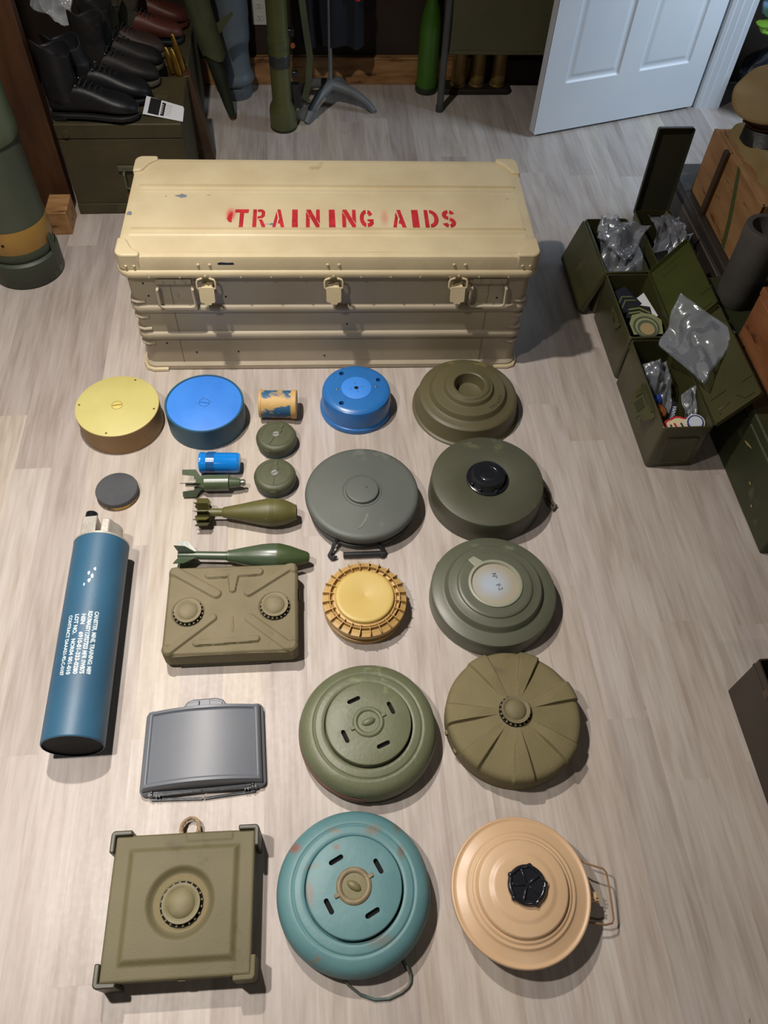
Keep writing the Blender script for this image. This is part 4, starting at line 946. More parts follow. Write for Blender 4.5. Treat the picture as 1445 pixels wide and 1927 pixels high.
def hang_tag():
    t = thing('price_tag', 'white paper tag with black printed block hanging over crate edge', 'tag', (-.62, 3.10, .392), R(-9))
    Mt = rotM(x=R(18)); g = G(); g.prism([(0, 0), (.160, -.022), (.155, .040), (.150, .050), (0, .088)], 0, .0012, Mt); g.obj('card', mat('tag_white', '#d6d8dc', rough=.4), t, smooth=0)
    mi = mat('tag_ink', '#101012', rough=.6); mw = mat('tag_print_white', '#c8cace', rough=.5)
    b = G().prism([(.018, .006), (.062, -.002), (.062, .072), (.018, .082)], .0013, .0016, Mt).obj('print_block', mi, t, smooth=0)
    G().prism([(.068, -.001), (.082, -.003), (.082, .058), (.068, .062)], .0013, .0016, Mt).obj('print_block', mi, t, smooth=0)
    random.seed(4)
    for k in range(5): G().box((.072 + .0, .01 + k*.010, .0018), (.006, .004, .0002), M=Mt).obj('print_mark', mw, b, smooth=0)
    for k in range(7): G().box((.095 + .004*(k % 2), .004 + k*.0075, .0014), (.022 + .008*random.random(), .0012, .0002), M=Mt).obj('print_line', mat('tag_grey', '#8d9096', rough=.6), t, smooth=0)
    return t
hang_tag()
# board and brass rounds beside the crate
M = rotM((-.452, 3.455, 0), y=R(-8.5)); g = G(); g.box((0, 0, .19), (.095, .07, .375), M=M); o = g.obj('wooden_board', mat('brown_board', '#4a3522', '#382718', .5, scale=4, wear='#7a5428', wscale=3, wthr=.60), bevel=.003)
tag(o, 'dark brown leaning timber right of the olive crate', 'board')
M_brass = mat('brass', '#b58c3c', '#9c7530', .3, metal=.85, scale=12, bump=.08)
for k, (x, y, hgt, lab) in enumerate(((-.493, 3.472, .150, 'tallest pointed brass round in the bundle on the dark timber'), (-.532, 3.455, .105, 'left pointed brass round in the bundle on the dark timber'), (-.505, 3.432, .110, 'nearest pointed brass round in the bundle on the dark timber'))):
    g = G(); g.lathe([(0, 0), (.014, 0), (.0145, .01), (.0145, hgt*.35), (.012, hgt*.6), (.006, hgt*.92), (0, hgt)], 20, rotM((x, y, .378 + (x+.452)*-.15*0), y=R(-8))); o = g.obj('brass_round', M_brass); tag(o, lab, 'round', 'pointed brass rounds')

def sleeve():
    t = thing('cloth_scabbard', 'olive cloth wrap over dark tapering tube leaning by grey pipe', 'scabbard', (-.338, 3.78, 0))
    secs = []
    for z, cx, cy, rx, ry in ((.012, 0, 0, .016, .014), (.06, -.01, 0, .022, .02), (.18, -.035, .005, .03, .025), (.30, -.062, .01, .036, .028), (.5, -.10, .02, .045, .03)):
        secs.append([(cx + rx*cos(a), cy + ry*sin(a), z) for a in [2*pi*i/20 for i in range(20)]])
    G().loft(secs).obj('tube', mat('dark_green_tube', '#262c1e', '#1f2419', .5, bump=.2), t, smooth=60)
    G().cyl((0, 0, .0), (-.002, 0, .016), .011, .012, 14).obj('tip', mat('copper_tip', '#8a5a42', rough=.4, metal=.5), t)
    secs = []
    for k in range(12):
        u = k/11; z = .285 + u*.75; cx = -.062 - u*.14 + .01; 
        secs.append([(cx + (.050 + .02*u)*cos(a)*(1 + .16*noise.noise(Vector((cos(a)*1.5, sin(a)*1.5, z*7)))), .01 + .036*sin(a)*(1 + .2*noise.noise(Vector((cos(a)*2, 4, z*9)))), z + .012*sin(2*a)) for a in [2*pi*i/30 for i in range(30)]])
    c = G().loft(secs).obj('cloth_wrap', mat('olive_cloth', '#4c5036', '#40442d', .9, scale=9, bump=.5), t, smooth=70)
    g = G(); g.prism([(-.01, .40), (.055, .475), (.05, .485), (-.02, .44)], -.034, -.026, rotM(x=R(90), loc=(0, -.062, 0))); g.obj('cloth_flap', mat('olive_cloth', '#4c5036'), c)
sleeve()
def grey_pipe():
    t = thing('grey_pipe', 'large blue grey pipe with flanged foot against the dark wall', 'pipe', (-.325, 4.02, 0))
    m = mat('pipe_grey', '#5d666c', '#525b60', .5, scale=5, bump=.15, wear='#485056', wscale=7)
    G().lathe([(0, 0), (.074, 0), (.076, .004), (.078, .055), (.072, .060), (.070, .066)], 64).obj('foot', m, t, smooth=40)
    G().lathe([(.070, .066), (.088, .070), (.094, .082), (.093, .10), (.086, .112), (.080, .13), (.078, .22), (.082, .245), (.088, .26), (.090, .30), (.089, .34), (.092, .36), (.093, 1.3), (0, 1.3)], 64).obj('shaft', m, t, smooth=60)
grey_pipe()
def launcher():
    t = thing('launcher_tube', 'olive launcher tube standing on flared end, black grip, hanging strap', 'launcher tube', (-.096, 3.71, 0))
    m = mat('launcher_olive', '#525630', '#484c2a', .32, scale=6, bump=.1, spec=.6)
    G().lathe([(0, 0), (.060, 0), (.0625, .004), (.0625, .012)], 48).obj('end_ring', mat('launcher_dark', '#25270f', rough=.5), t)
    b = G().lathe([(.0615, .012), (.0625, .02), (.0625, .085), (.058, .105), (.047, .125), (.0455, .14), (.0455, 1.2), (0, 1.2)], 64).obj('tube', m, t, smooth=40)
    G().lathe([(.0458, .285), (.0475, .288), (.0475, .335), (.0458, .338)], 48, closed=True).obj('collar', mat('collar_grey', '#2e3230', rough=.4), t)
    G().lathe([(.0458, .36), (.0485, .365), (.049, .40), (.0458, .41)], 48, closed=True).obj('front_collar', m, t)
    mb = mat('black_plastic', '#15161a')
    gp = G(); gp.loft([[(x + dx, y, z) for x, y in rrect(.045, .085, -.014, .014, .008)] for z, dx in ((.09, .0), (.12, .006), (.18, .002), (.205, -.004))]); gg = gp.obj('grip', mb, t, smooth=50)
    G().box((.065, 0, .245), (.03, .018, .03)).obj('trigger_box', mb, t, bevel=.004)
    G().tube([(.048, 0, .10), (.07, -.01, .085), (.088, -.006, .10), (.088, 0, .13)], .004, 8).obj('trigger_guard', mb, gg)
    G().cyl((.07, -.014, .095), (.07, -.02, .095), .007, n=14).obj('grip_screw', M_steel, gg)
    G().box((.055, .01, .42), (.03, .03, .03)).obj('sight_block', mb, t, bevel=.004)
    g = G(); g.cyl((.062, -.005, .372), (.062, -.014, .372), .010, n=16); g.obj('orange_button', mat('dull_orange', '#8a4a24', rough=.5), t)
    st = []
    for i, (x, y, z) in enumerate(((.09, .0, .95), (.105, -.01, .6), (.12, -.01, .45), (.135, -.015, .33), (.125, -.02, .22), (.105, -.03, .155), (.12, -.03, .14))):
        st.append([(x-.014, y-.001, z), (x+.014, y-.004, z), (x+.014, y-.0015, z), (x-.014, y+.0015, z)])
    G().loft(st).obj('strap', mat('web_strap', '#4a4f38', '#3d412d', .85, bump=.3), t, smooth=50)
launcher()
def outlet():
    t = thing('wall_outlet', 'white double socket outlet on the dark wall', 'outlet', (-.187, 4.128, .338))
    m = mat('outlet_white', '#c9c9c4', rough=.35)
    p = G().prism(rrect(-.035, .035, -.065, .065, .006), 0, .006, rotM(x=R(90))).obj('cover_plate', m, t, bevel=.002)
    for z in (-.03, .022):
        f = G().prism(rrect(-.017, .017, z-.014, z+.014, .007), .006, .0085, rotM(x=R(90))).obj('socket', m, t, bevel=.001)
        for x, hh in ((-.006, .008), (.006, .007)): G().box((x, -.0088, z+.003), (.002, .001, hh)).obj('slot', M_hole, f, smooth=0)
        G().cyl((0, -.0084, z-.007), (0, -.0092, z-.007), .0022, n=10).obj('ground_hole', M_hole, f)
outlet()
def coat_stand():
    t = thing('coat_stand', 'grey four legged cast stand with thin pole, under navy coat', 'coat stand', (.135, 3.89, 0))
    m = mat('stand_grey', '#6a6d6e', '#5c5f61', .5, scale=9, metal=0, bump=.15)
    G().lathe([(0, .085), (.024, .085), (.030, .10), (.026, .122), (.012, .132), (0, .134)], 32).obj('hub', m, t, smooth=60)
    G().cyl((0, 0, .12), (0, 0, 1.6), .0095, .0085, 16).obj('pole', m, t)
    for k, (x, y) in enumerate(((-.125, -.165), (.205, -.060), (.085, .155), (-.15, .12))):
        pts = []; r = []
        for i in range(9):
            u = i/8; pts.append((x*u, y*u, .108 - .02*u - .075*u**2.6)); r.append(.027 - .011*u)
        G().tube(pts, r, 12).obj('leg', m, t, smooth=60)
coat_stand()
def coat():
    secs = []
    for k in range(14):
        u = k/13; z = .27 + u*.95
        secs.append([((.15 + .0*u) + (.145 - .01*u)*cos(a)*(1 + .10*noise.noise(Vector((cos(a)*3, sin(a)*3, z*1.2)))), 3.95 + .055*sin(a)*(1 + .35*sin(a*7)), z + .012*sin(3*a)) for a in [2*pi*i/64 for i in range(64)]])
    o = G().loft(secs).obj('coat', mat('navy_wool', '#121520', '#0e1019', .95, bump=.4), smooth=70); tag(o, 'dark navy coat hanging on the grey stand', 'coat')
    G().box((.262, 3.885, .50), (.02, .006, .05)).obj('red_tab', mat('red_tab', '#a02028', rough=.7), o, bevel=.001)
coat()
g = G(); g.lathe([(0, 0), (.052, 0), (.054, .004), (.054, .028), (.051, .032), (.0515, .26), (.050, .30), (.046, .34), (.036, .39), (.024, .42), (.021, .44), (.021, .50), (0, .50)], 48)
o = g.obj('green_cylinder', mat('bright_green', '#3e6a1c', '#345c17', .32, scale=5, spec=.6), loc=(.623, 4.05, 0), smooth=50); tag(o, 'bright green bottle shaped cylinder beside the canvas cot', 'gas bottle')
G().lathe([(.0545, .0), (.0558, .002), (.0558, .030), (.0545, .032)], 48, closed=True).obj('foot_ring', mat('foot_ring_dark', '#20301a', rough=.5), o)
def cot():
    t = thing('folded_cot', 'olive canvas panel on grey tube legs against the wall', 'cot', (.668, 3.85, 0))
    ml = mat('cot_leg', '#4b4d49', '#41433f', .5)
    G().cyl((0, 0, 0), (-.002, .02, 1.3), .0165, .0165, 20).obj('leg', ml, t)
    G().lathe([(0, 0), (.019, 0), (.019, .03), (.0165, .034)], 20).obj('rubber_foot', mat('foot_rubber', '#35383a', rough=.6), t)
    def f(x, z): return (x, .012 + .008*noise.noise(Vector((x*4, z*4, 0))), z)
    g = G(); g.field(f, .015, 1.2, .262, 1.3, 50, 50); o = g.obj('canvas', mat('cot_canvas', '#5a563e', '#504e39', .95, scale=3, bump=.4, bscale=300), t, smooth=60)
    s_ = o.modifiers.new('s', 'SOLIDIFY'); s_.thickness = .006; s_.offset = 0
    G().cyl((0, .014, .268), (1.2, .014, .266), .009, n=14).obj('bottom_rod', mat('cot_canvas', '#3d3c28'), t)
    G().cyl((1.18, 0, 0), (1.18, .02, 1.3), .0165, .0165, 20).obj('leg', ml, t)
cot()
for k, (x, lab) in enumerate(((.785, 'left brass shell case in the rack under the canvas'), (.880, 'middle brass shell case in the rack under the canvas'), (.985, 'right brass shell case in the rack under the canvas'))):
    g = G(); g.lathe([(0, 0), (.040, 0), (.040, .006), (.036, .010), (.038, .02), (.034, .20), (.030, .26), (.026, .29), (0, .29)], 40)
    o = g.obj('shell_case', mat('dull_brass', '#8a6f3a', '#6d5830', .4, metal=.4, scale=9), loc=(x, 4.055, .028), smooth=40); tag(o, lab, 'shell case', 'brass cases under the cot')
o = G().prism(rrect(.70, 1.05, 4.0, 4.105, .02), 0, .027).obj('rack_base', mat('rack_dark', '#1d1712', rough=.7), bevel=.004); tag(o, 'dark low board under the three shell cases', 'board')

# ------------------------------------------------------------------ door and frame
def door():
    P0, P1 = Vector((1.088, 3.608, 0)), Vector((1.953, 3.868, 0)); d = P1 - P0; Wd = d.length; ang = math.atan2(d.y, d.x)
    m = mat('door_white', '#d0d4d8', '#cacfd5', .4, scale=3, bump=.12, bscale=500)
    o = G().box((Wd/2, .019, 1.03), (Wd, .036, 2.03)).obj('door_1', m, None, (P0.x, P0.y, 0), ang, smooth=0, bevel=.002)
    struct(o, 'white panelled door standing open at upper right', 'door')
    panels = [(.115, .40, .24, .78), (.51, .795, .24, .78), (.115, .40, .93, 1.55), (.51, .795, .93, 1.55), (.115, .40, 1.68, 1.92), (.51, .795, 1.68, 1.92)]
    def f(x, z):
        e = 0
        for a, b, c, q in panels:
            s = min(x-a, b-x, z-c, q-z)
            if s > 0: e = max(e, .009*ss(0, .010, s) - .006*ss(.020, .038, s))
        return (x, e, z)
    g = G()
    xs = sorted(set([0, Wd] + [round(p + k*.006, 4) for a, b, _, _ in panels for p, sg in ((a, 1), (b, -1)) for k in [sg*q for q in range(0, 8)]]))
    zs = sorted(set([.015, 2.045] + [round(p + k*.006, 4) for _, _, a, b in panels for p, sg in ((a, 1), (b, -1)) for k in [sg*q for q in range(0, 8)]]))
    vs_ = [f(x, z) for z in zs for x in xs]; n = len(xs)
    fs = [(j*n+i, j*n+i+1, (j+1)*n+i+1, (j+1)*n+i) for j in range(len(zs)-1) for i in range(n-1)]
    # a frame proud of the slab by 9 mm, its inner faces recessed
    g.add([(x, y - .0092, z) for x, y, z in vs_], fs); g.obj('door_face', m, o, smooth=30)
    G().box((Wd-.002, .012, .3), (.012, .03, .09)).obj('hinge', M_steel, o, bevel=.002)
door()
g = G(); g.prism([(1.972, 3.872), (1.98, 3.866), (1.998, 3.862), (2.004, 3.867), (2.03, 3.860), (2.036, 3.865), (2.07, 3.857), (2.078, 3.862), (2.10, 3.858), (2.104, 3.866), (2.104, 3.90), (1.972, 3.90)], 0, 2.1)
struct(g.obj('trim_1', mat('door_white', '#c3ccd6'), smooth=20), 'white moulded door casing right of the open door', 'trim')
g = G(); g.box((2.04, 4.01, 1.28), (.125, .22, 2.6)); struct(g.obj('wall_stub', M_wall, smooth=0), 'short dark wall behind the door casing', 'wall')
def blob(name, c, r, seed, m, label, cat, amp=.18, n=40, flat=0):
    g = G()
    def fn(rr, z, a):
        v = Vector((rr*cos(a), rr*sin(a), z)); q = v*2.2 + Vector((seed, 0, 0)); k = 1 + amp*(noise.noise(q) + .5*abs(noise.noise(q*2.5)) + .3*abs(noise.noise(q*6)))
        return (rr*k, z*k)
    pr = [(sin(pi*k/24), -cos(pi*k/24)) for k in range(25)]; pr[0] = (0, -1); pr[-1] = (0, 1)
    g.lathe(pr, 48, fn=fn); g.v = [(c[0] + x*r[0], c[1] + y*r[1], max(.001, c[2] + z*r[2])) for x, y, z in g.v]
    o = g.obj(name, m, smooth=40); tag(o, label, cat); return o
blob('bin_bag', (2.36, 3.84, .165), (.20, .15, .17), 1, mat('bag_black', '#14161b', '#1c1f26', .25, bump=.3, bscale=25, spec=.7), 'crumpled black bin bag right of the door casing', 'bag')
blob('lime_bag', (2.30, 3.86, .385), (.15, .09, .03), 4, mat('lime', '#86b43a', '#7aa634', .5), 'lime green bag on top of the black bin bag', 'bag')
blob('blue_bag', (2.235, 3.93, .47), (.075, .06, .065), 6, mat('pale_blue', '#8fb0c8', '#86a6be', .5), 'pale blue bundle beside the white casing', 'bag')

# ------------------------------------------------------------------ right side
M_am = mat('ammo_olive', '#444326', '#3b3b21', .32, scale=7, bump=.12, wear='#4f4d30', wscale=10, wthr=.64, rough2=.45, spec=.55)
M_am2 = mat('ammo_green', '#454b24', '#3d4320', .28, scale=7, bump=.1, spec=.6)
def ammo_can(label, x0, x1, y0, y1, H, lid, lm=None):
    t = thing('ammo_can', label, 'ammo can', (x0, y0, 0), 0, 'open olive ammo cans')
    w_, l = x1-x0, y1-y0; r = .012; th = .003
    g = G(); o_ = rrect(0, w_, 0, l, r); i_ = rrect(th, w_-th, th, l-th, r-th)
    g.loft([[(x, y, z) for x, y in q] for q, z in ((rrect(.004, w_-.004, .004, l-.004, r), 0), (o_, .006), (o_, H-.03), (rrect(-.002, w_+.002, -.002, l+.002, r), H-.028), (rrect(-.002, w_+.002, -.002, l+.002, r), H-.002), (o_, H), (i_, H), (i_, .01))], cap=False)
    n = len(o_); g.f += [tuple(reversed(range(n))), tuple(7*n + i for i in range(n))]
    b = g.obj('body', M_am, t, smooth=40)
    e = G().loft([[(x, -d, z) for x, z in rrect(.03-q, w_-.03+q, .025-q, H-.05+q, .012)] for d, q in ((0, .004), (.0035, 0), (.0035, -.006), (.001, -.009))]); e.obj('end_panel', M_am, t, smooth=50)
    lm = lm or M_am
    def lid_mesh(W2, L2):
        lidt = G(); lidt.loft([[(x, y, z) for x, y in rrect(-q, W2+q, -q, L2+q, .010+q)] for z, q in ((-.004, -.002), (0, 0), (.016, .001), (.016, -.0015), (.0, -.003))], cap=False)
        n = len(rrect(0, 1, 0, 1, .01)); lidt.f += [tuple(reversed(range(n))), tuple(4*n + i for i in range(n))]
        return lidt
    W2 = w_ + .02
    if lid == 'right':   M = rotM((w_+.004, -.003, H-.002), y=R(-56)); lg = lid_mesh(W2 - .012, l+.006)
    elif lid == 'left':  M = rotM((-.004, -.003, H-.006), y=R(106)) ; lg = lid_mesh(W2, l+.006)
    elif lid == 'back':  M = rotM((0, l+.012, H-.02), x=R(86)); lg = lid_mesh(w_*.92, .345)
    lg.v = [tuple(M @ Vector(p)) for p in lg.v]; lo = lg.obj('lid', lm, t, smooth=40)
    if lid == 'right':
        for pts in ([(.03, .03), (.03, .05), (.07, .05)], [(.05, l-.02), (.12, l-.02)], [(.035, l-.05), (.10, l-.05)], [(.02, .10), (.075, .10)], [(.10, .06), (.12, .03), (.15, .03)], [(.13, .09), (W2-.01, .09)]):
            G().tube([tuple(M @ Vector((x, y, .001))) for x, y in pts], .0028, 8).obj('lid_ridge', lm, lo, smooth=60)
        for yy in (.09, l-.12): G().box((w_+.002, yy, H-.012), (.008, .04, .014)).obj('hinge', M_hole, t)
        big = lm is M_am; yc = l*.36 if big else l*.42; sc = 1.0 if big else .62
        Ml = Matrix(((0, 0, -1, -.004), (1, 0, 0, yc), (0, 1, 0, H-.022), (0, 0, 0, 1))) @ Matrix.Rotation(R(-32 if big else -8), 4, 'X') @ Matrix.Scale(sc, 4)
        lo2 = G().prism([(-.075, 0), (-.080, -.012), (-.050, -.060), (-.042, -.066), (.030, -.066), (.075, -.030), (.080, -.010), (.075, 0)], 0, .004, Ml).obj('latch', mat('latch_olive', '#4f4f36', '#464630', .35, scale=12, bump=.15), t, bevel=.0012)
        G().prism([(-.020, -.050), (.022, -.050), (.022, -.016), (-.020, -.016)], .004, .0065, Ml).obj('latch_plate', mat('latch_dark', '#33341f', rough=.5), lo2, bevel=.0008)
        G().prism([(.034, -.034), (.055, -.030), (.055, -.010), (.034, -.010)], .004, .009, Ml).obj('latch_bar', M_am, lo2, bevel=.001)
        G().tube([Ml @ Vector((-.058, -.002, .006)), Ml @ Vector((-.02, -.004, .010)), Ml @ Vector((.03, -.004, .010)), Ml @ Vector((.065, -.002, .006))], .0028, 8).obj('latch_wire', M_am, lo2)
        if big: G().lathe([(.0105, 0), (.0130, 0), (.0130, .0018), (.0105, .0018)], 28, Ml @ Matrix.Translation((-.045, -.052, .006)), closed=True).obj('latch_ring', M_steel, lo2)
        else: G().prism([(-.02, -.03), (-.005, -.034), (-.002, -.012), (-.014, -.006)], .004, .0062, Ml).obj('yellow_smear', mat('yellow_smear', '#a98a34', rough=.7), lo2, smooth=0)
    return t
ammo_can('nearest open ammo can, plastic bags and bright patches inside, latch in front', 1.083, 1.247, 1.578, 1.975, .2, 'right')
ammo_can('middle open ammo can with cloth rank patches inside', 1.083, 1.247, 1.990, 2.325, .2, 'right', M_am2)
ammo_can('left rear open ammo can with lid hanging down toward the trunk', 1.083, 1.250, 2.340, 2.665, .2, 'left')
ammo_can('narrow rear ammo can with its long lid standing straight up', 1.295, 1.445, 2.385, 2.715, .2, 'back', mat('ammo_dark', '#3a3b2a', '#333426', .5, bump=.15))
# contents
zt = .2
sheet('plastic_bag', [(1.10, 2.36, .12), (1.24, 2.36, .13), (1.25, 2.60, .20), (1.09, 2.56, .24)], 3, M_clear, .03, label='rumpled clear bag filling the left rear ammo can', cat='plastic bag')
sheet('plastic_bag', [(1.08, 2.49, .235), (1.17, 2.40, .2), (1.30, 2.55, .24), (1.12, 2.60, .25)], 5, M_clear, .025, label='clear bag spilling over the left rear can rim', cat='plastic bag')
sheet('plastic_bag', [(1.31, 2.40, .12), (1.43, 2.40, .12), (1.44, 2.62, .24), (1.30, 2.60, .26)], 7, M_clear, .035, label='clear bag in the narrow rear ammo can', cat='plastic bag')
sheet('plastic_bag', [(1.27, 2.42, .22), (1.36, 2.38, .20), (1.46, 2.52, .22), (1.36, 2.60, .26)], 8, M_clear, .03, label='clear bag bulging beside the narrow rear can', cat='plastic bag')
sheet('plastic_bag', [(1.165, 1.93, .215), (1.235, 1.70, .26), (1.365, 1.86, .33), (1.235, 2.05, .335)], 12, M_clear, .012, label='flat square clear bag sticking up from the nearest can', cat='plastic bag')
sheet('plastic_bag', [(1.10, 1.74, .09), (1.20, 1.72, .10), (1.21, 1.92, .16), (1.10, 1.90, .15)], 14, M_clear, .03, label='clear bag pushed down inside the nearest ammo can', cat='plastic bag')
sheet('plastic_bag', [(1.19, 1.62, .12), (1.235, 1.62, .13), (1.24, 1.76, .20), (1.20, 1.74, .18)], 16, M_clear, .014, label='small clear bag against the right wall of the nearest can', cat='plastic bag')
def patch(label, c, polys, rot=(0, 0, 0), cat='patch', name='cloth_patch'):
    t = thing(name, label, cat, c, rot, 'patches in the ammo cans')
    for i, (nm, poly, col, z) in enumerate(polys):
        G().prism(poly, z, z+.0016).obj(nm, mat('fabric_' + col[1:], col, rough=.85, bump=.3, bscale=400), t, smooth=0)
    return t
def disc(r, n=32, cx=0, cy=0, sy=1): return [(cx + r*cos(2*pi*i/n), cy + sy*r*sin(2*pi*i/n)) for i in range(n)]
def chev(y, w_=.034, h=.02, th=.007): return [(-w_, y), (0, y+h), (w_, y), (w_, y-th), (0, y+h-th), (-w_, y-th)]
patch('dark navy chevron rank patch at the back of the middle can', (1.14, 2.235, .155), [('backing', [(-.045, -.045), (.045, -.045), (.045, .05), (-.045, .05)], '#14172a', 0), ('chevron', chev(.0), '#5c6438', .002), ('chevron', chev(-.02), '#5c6438', .002)], (R(8), R(-4), R(30)))
patch('olive chevron patch across the middle can', (1.17, 2.15, .165), [('backing', [(-.05, -.03), (.05, -.03), (.04, .04), (-.04, .04)], '#1c1e1a', 0), ('chevron', chev(.012, .04, .016), '#7b8350', .002), ('chevron', chev(-.006, .04, .016), '#7b8350', .002)], (R(6), R(4), R(-10)))
patch('white paper sheet against the right side of the middle can', (1.205, 2.20, .15), [('paper', [(-.02, -.06), (.028, -.07), (.024, .06), (-.034, .05), (-.01, .02)], '#d8dade', 0)], (R(0), R(-38), R(6)), 'paper', 'paper_sheet')
patch('round green and tan badge at the front of the middle can', (1.165, 2.06, .18), [('backing', [(-.05, -.03), (.055, -.03), (.062, .03), (.04, .055), (0, .064), (-.04, .055), (-.056, .02)], '#8c8f66', 0), ('band', disc(.047, 32, 0, 0), '#4d5b45', .002), ('band', disc(.039, 32, 0, -.002), '#9a9c74', .0036), ('band', disc(.034, 32, 0, -.006), '#55634c', .0052), ('centre', disc(.026, 32, 0, -.012), '#a89468', .0068)], (R(10), 0, 0))
patch('deep blue round patch in the nearest can', (1.125, 1.80, .115), [('backing', disc(.042), '#1c3a9a', 0), ('ring', disc(.032), '#3357b8', .002), ('centre', disc(.024), '#1a2f80', .0036)], (R(8), R(6), 0))
patch('orange brown round patch in the nearest can', (1.128, 1.715, .125), [('backing', disc(.030), '#2a1008', 0), ('centre', disc(.025), '#8a4a18', .002), ('centre', disc(.012), '#b0702c', .0036)], (R(12), 0, 0))
t = patch('black name strip lettered AHAMA in the nearest can', (1.172, 1.70, .135), [('strip', [(-.045, -.010), (.045, -.010), (.045, .012), (-.045, .012)], '#17181f', 0)], (R(10), R(-6), R(64)))
q = txt('AHAMA', .018, .95, bold=.0005); q2 = G(); q2.add(q.v, q.f, Matrix.Translation((-.034, -.0055, .0020))); q2.obj('lettering', mat('thread_white', '#b8c4d8', rough=.7), t, smooth=0)
def scal(rx, ry, n=60, k=.10): return [((rx*(1 + k*abs(cos(3.5*a)) - k))*cos(a), (ry*(1 + k*abs(cos(3.5*a)) - k))*sin(a)) for a in [2*pi*i/n for i in range(n)]]
t = patch('cream patch with scalloped red border at the front of nearest can', (1.165, 1.617, .155), [('border', scal(.058, .040), '#b0222c', 0), ('field', scal(.049, .032), '#d8cca4', .002)], (R(14), R(0), R(-6)))
for a, b, c in (((-.022, .012), (-.008, -.018), '#b0222c'), ((.000, .014), (.012, -.016), '#3a3266'), ((.022, .010), (.030, -.012), '#b0222c'), ((-.034, .006), (-.028, -.016), '#3a3266')):
    g = G(); dx, dy = b[0]-a[0], b[1]-a[1]; L_ = math.hypot(dx, dy); nx, ny = -dy/L_*.003, dx/L_*.003
    g.prism([(a[0]+nx, a[1]+ny), (b[0]+nx, b[1]+ny), (b[0]-nx, b[1]-ny), (a[0]-nx, a[1]-ny)], .0037, .0046); g.obj('stitched_mark', mat('fabric_' + c[1:], c), t, smooth=0)
patch('white round patch with navy ring, right front of nearest can', (1.212, 1.625, .165), [('backing', disc(.030), '#c8ccd4', 0), ('ring', disc(.026), '#2a356e', .002), ('centre', disc(.021), '#c4cad6', .0036)], (R(16), R(-10), 0))

def box_thing(name, label, cat, c, d, m, bev=.006, parts=True):
    t = thing(name, label, cat, (c[0], c[1], c[2]))
    G().box((d[0]/2, d[1]/2, d[2]*.42), (d[0], d[1], d[2]*.84)).obj('box', m, t, bevel=bev)
    G().box((d[0]/2, d[1]/2, d[2]*.93), (d[0]+.004, d[1]+.004, d[2]*.14)).obj('lid', m, t, bevel=bev)
    return t
M_gc = mat('right_crate_green', '#33391f', '#2c301b', .55, scale=4, bump=.25, wear='#434a2c', wscale=9, wthr=.62)
gc = box_thing('green_crate', 'long dark green crate behind the nearest ammo can', 'crate', (1.352, 1.222, 0), (.55, 1.0, .262), M_gc)
for k, (y, z, l_, a) in enumerate(((.30, .17, .05, 20), (.20, .10, .012, 0), (.14, .06, .012, 10))):
    G().prism([(0, -l_/2), (.003, -l_*.2), (.004, l_*.3), (.001, l_/2), (-.003, l_*.1)], 0, .0012, rotM((-.001, y, z), y=R(-90)) @ Matrix.Rotation(R(a), 4, 'Z')).obj('paint_scratch', mat('scratch_wood', '#9a8a58', rough=.7), gc, smooth=0, label='pale scratch in the green paint')
M_ds = mat('dark_chest', '#3d3833', '#332e2a', .45, scale=4, bump=.3, wear='#574a3c', wscale=6, wthr=.6)
ch = box_thing('dark_chest', 'worn dark grey chest at the right, behind the ammo cans', 'chest', (1.50, 2.24, 0), (.5, .72, .25), M_ds)
G().box((-.001, .36, .20), (.004, .60, .006)).obj('edge_strip', mat('strip_worn', '#6b5f50', rough=.5), ch, bevel=.001)
M_or = mat('orange_wood', '#ad8154', '#946a40', .7, scale=4, stretch=(6, 1.2, 6), bump=.4, bscale=50, wear='#6a4420', wscale=5, wthr=.6)
def broken_crate():
    t = thing('plywood_crate', 'orange plywood crate with green stripe under the khaki cloth', 'crate', (1.53, 2.285, .252))
    for k, (y, l_) in enumerate(((.0, .32), (.325, .165))):
        g = G(); g.prism([(y, .0), (y+l_, 0.02*k), (y+l_, .246), (y, .25)], 0, .014, rotM(y=R(-90)) @ Matrix.Rotation(R(90), 4, 'Z') @ Matrix.Scale(1, 4)); 
        g = G(); g.box((.007 - .004*k, y + l_/2, .125), (.014, l_, .25)); g.obj('side_panel', M_or, t, bevel=.002)
    G().box((-.006, .335, .125), (.016, .03, .25)).obj('cleat', mat('dark_cleat', '#4c351b', '#3c2915', .7), t, bevel=.002)
    G().box((.17, .007, .125), (.33, .014, .25)).obj('end_panel', M_or, t, bevel=.002)
    G().box((.17, .48, .125), (.33, .014, .25)).obj('end_panel', M_or, t, bevel=.002)
    G().box((.17, .245, .243), (.31, .46, .012)).obj('top_panel', M_or, t, bevel=.002)
    G().prism([(.10, .0), (.13, .0), (.16, .09), (.20, .17), (.24, .25), (.215, .25), (.17, .17), (.13, .09)], -.0012, .0008, Matrix(((0, 0, 1, 0), (1, 0, 0, 0), (0, 1, 0, 0), (0, 0, 0, 1)))).obj('painted_stripe', mat('stripe_green', '#4d5526', rough=.7), t, smooth=0, label='green painted stripe')
broken_crate()
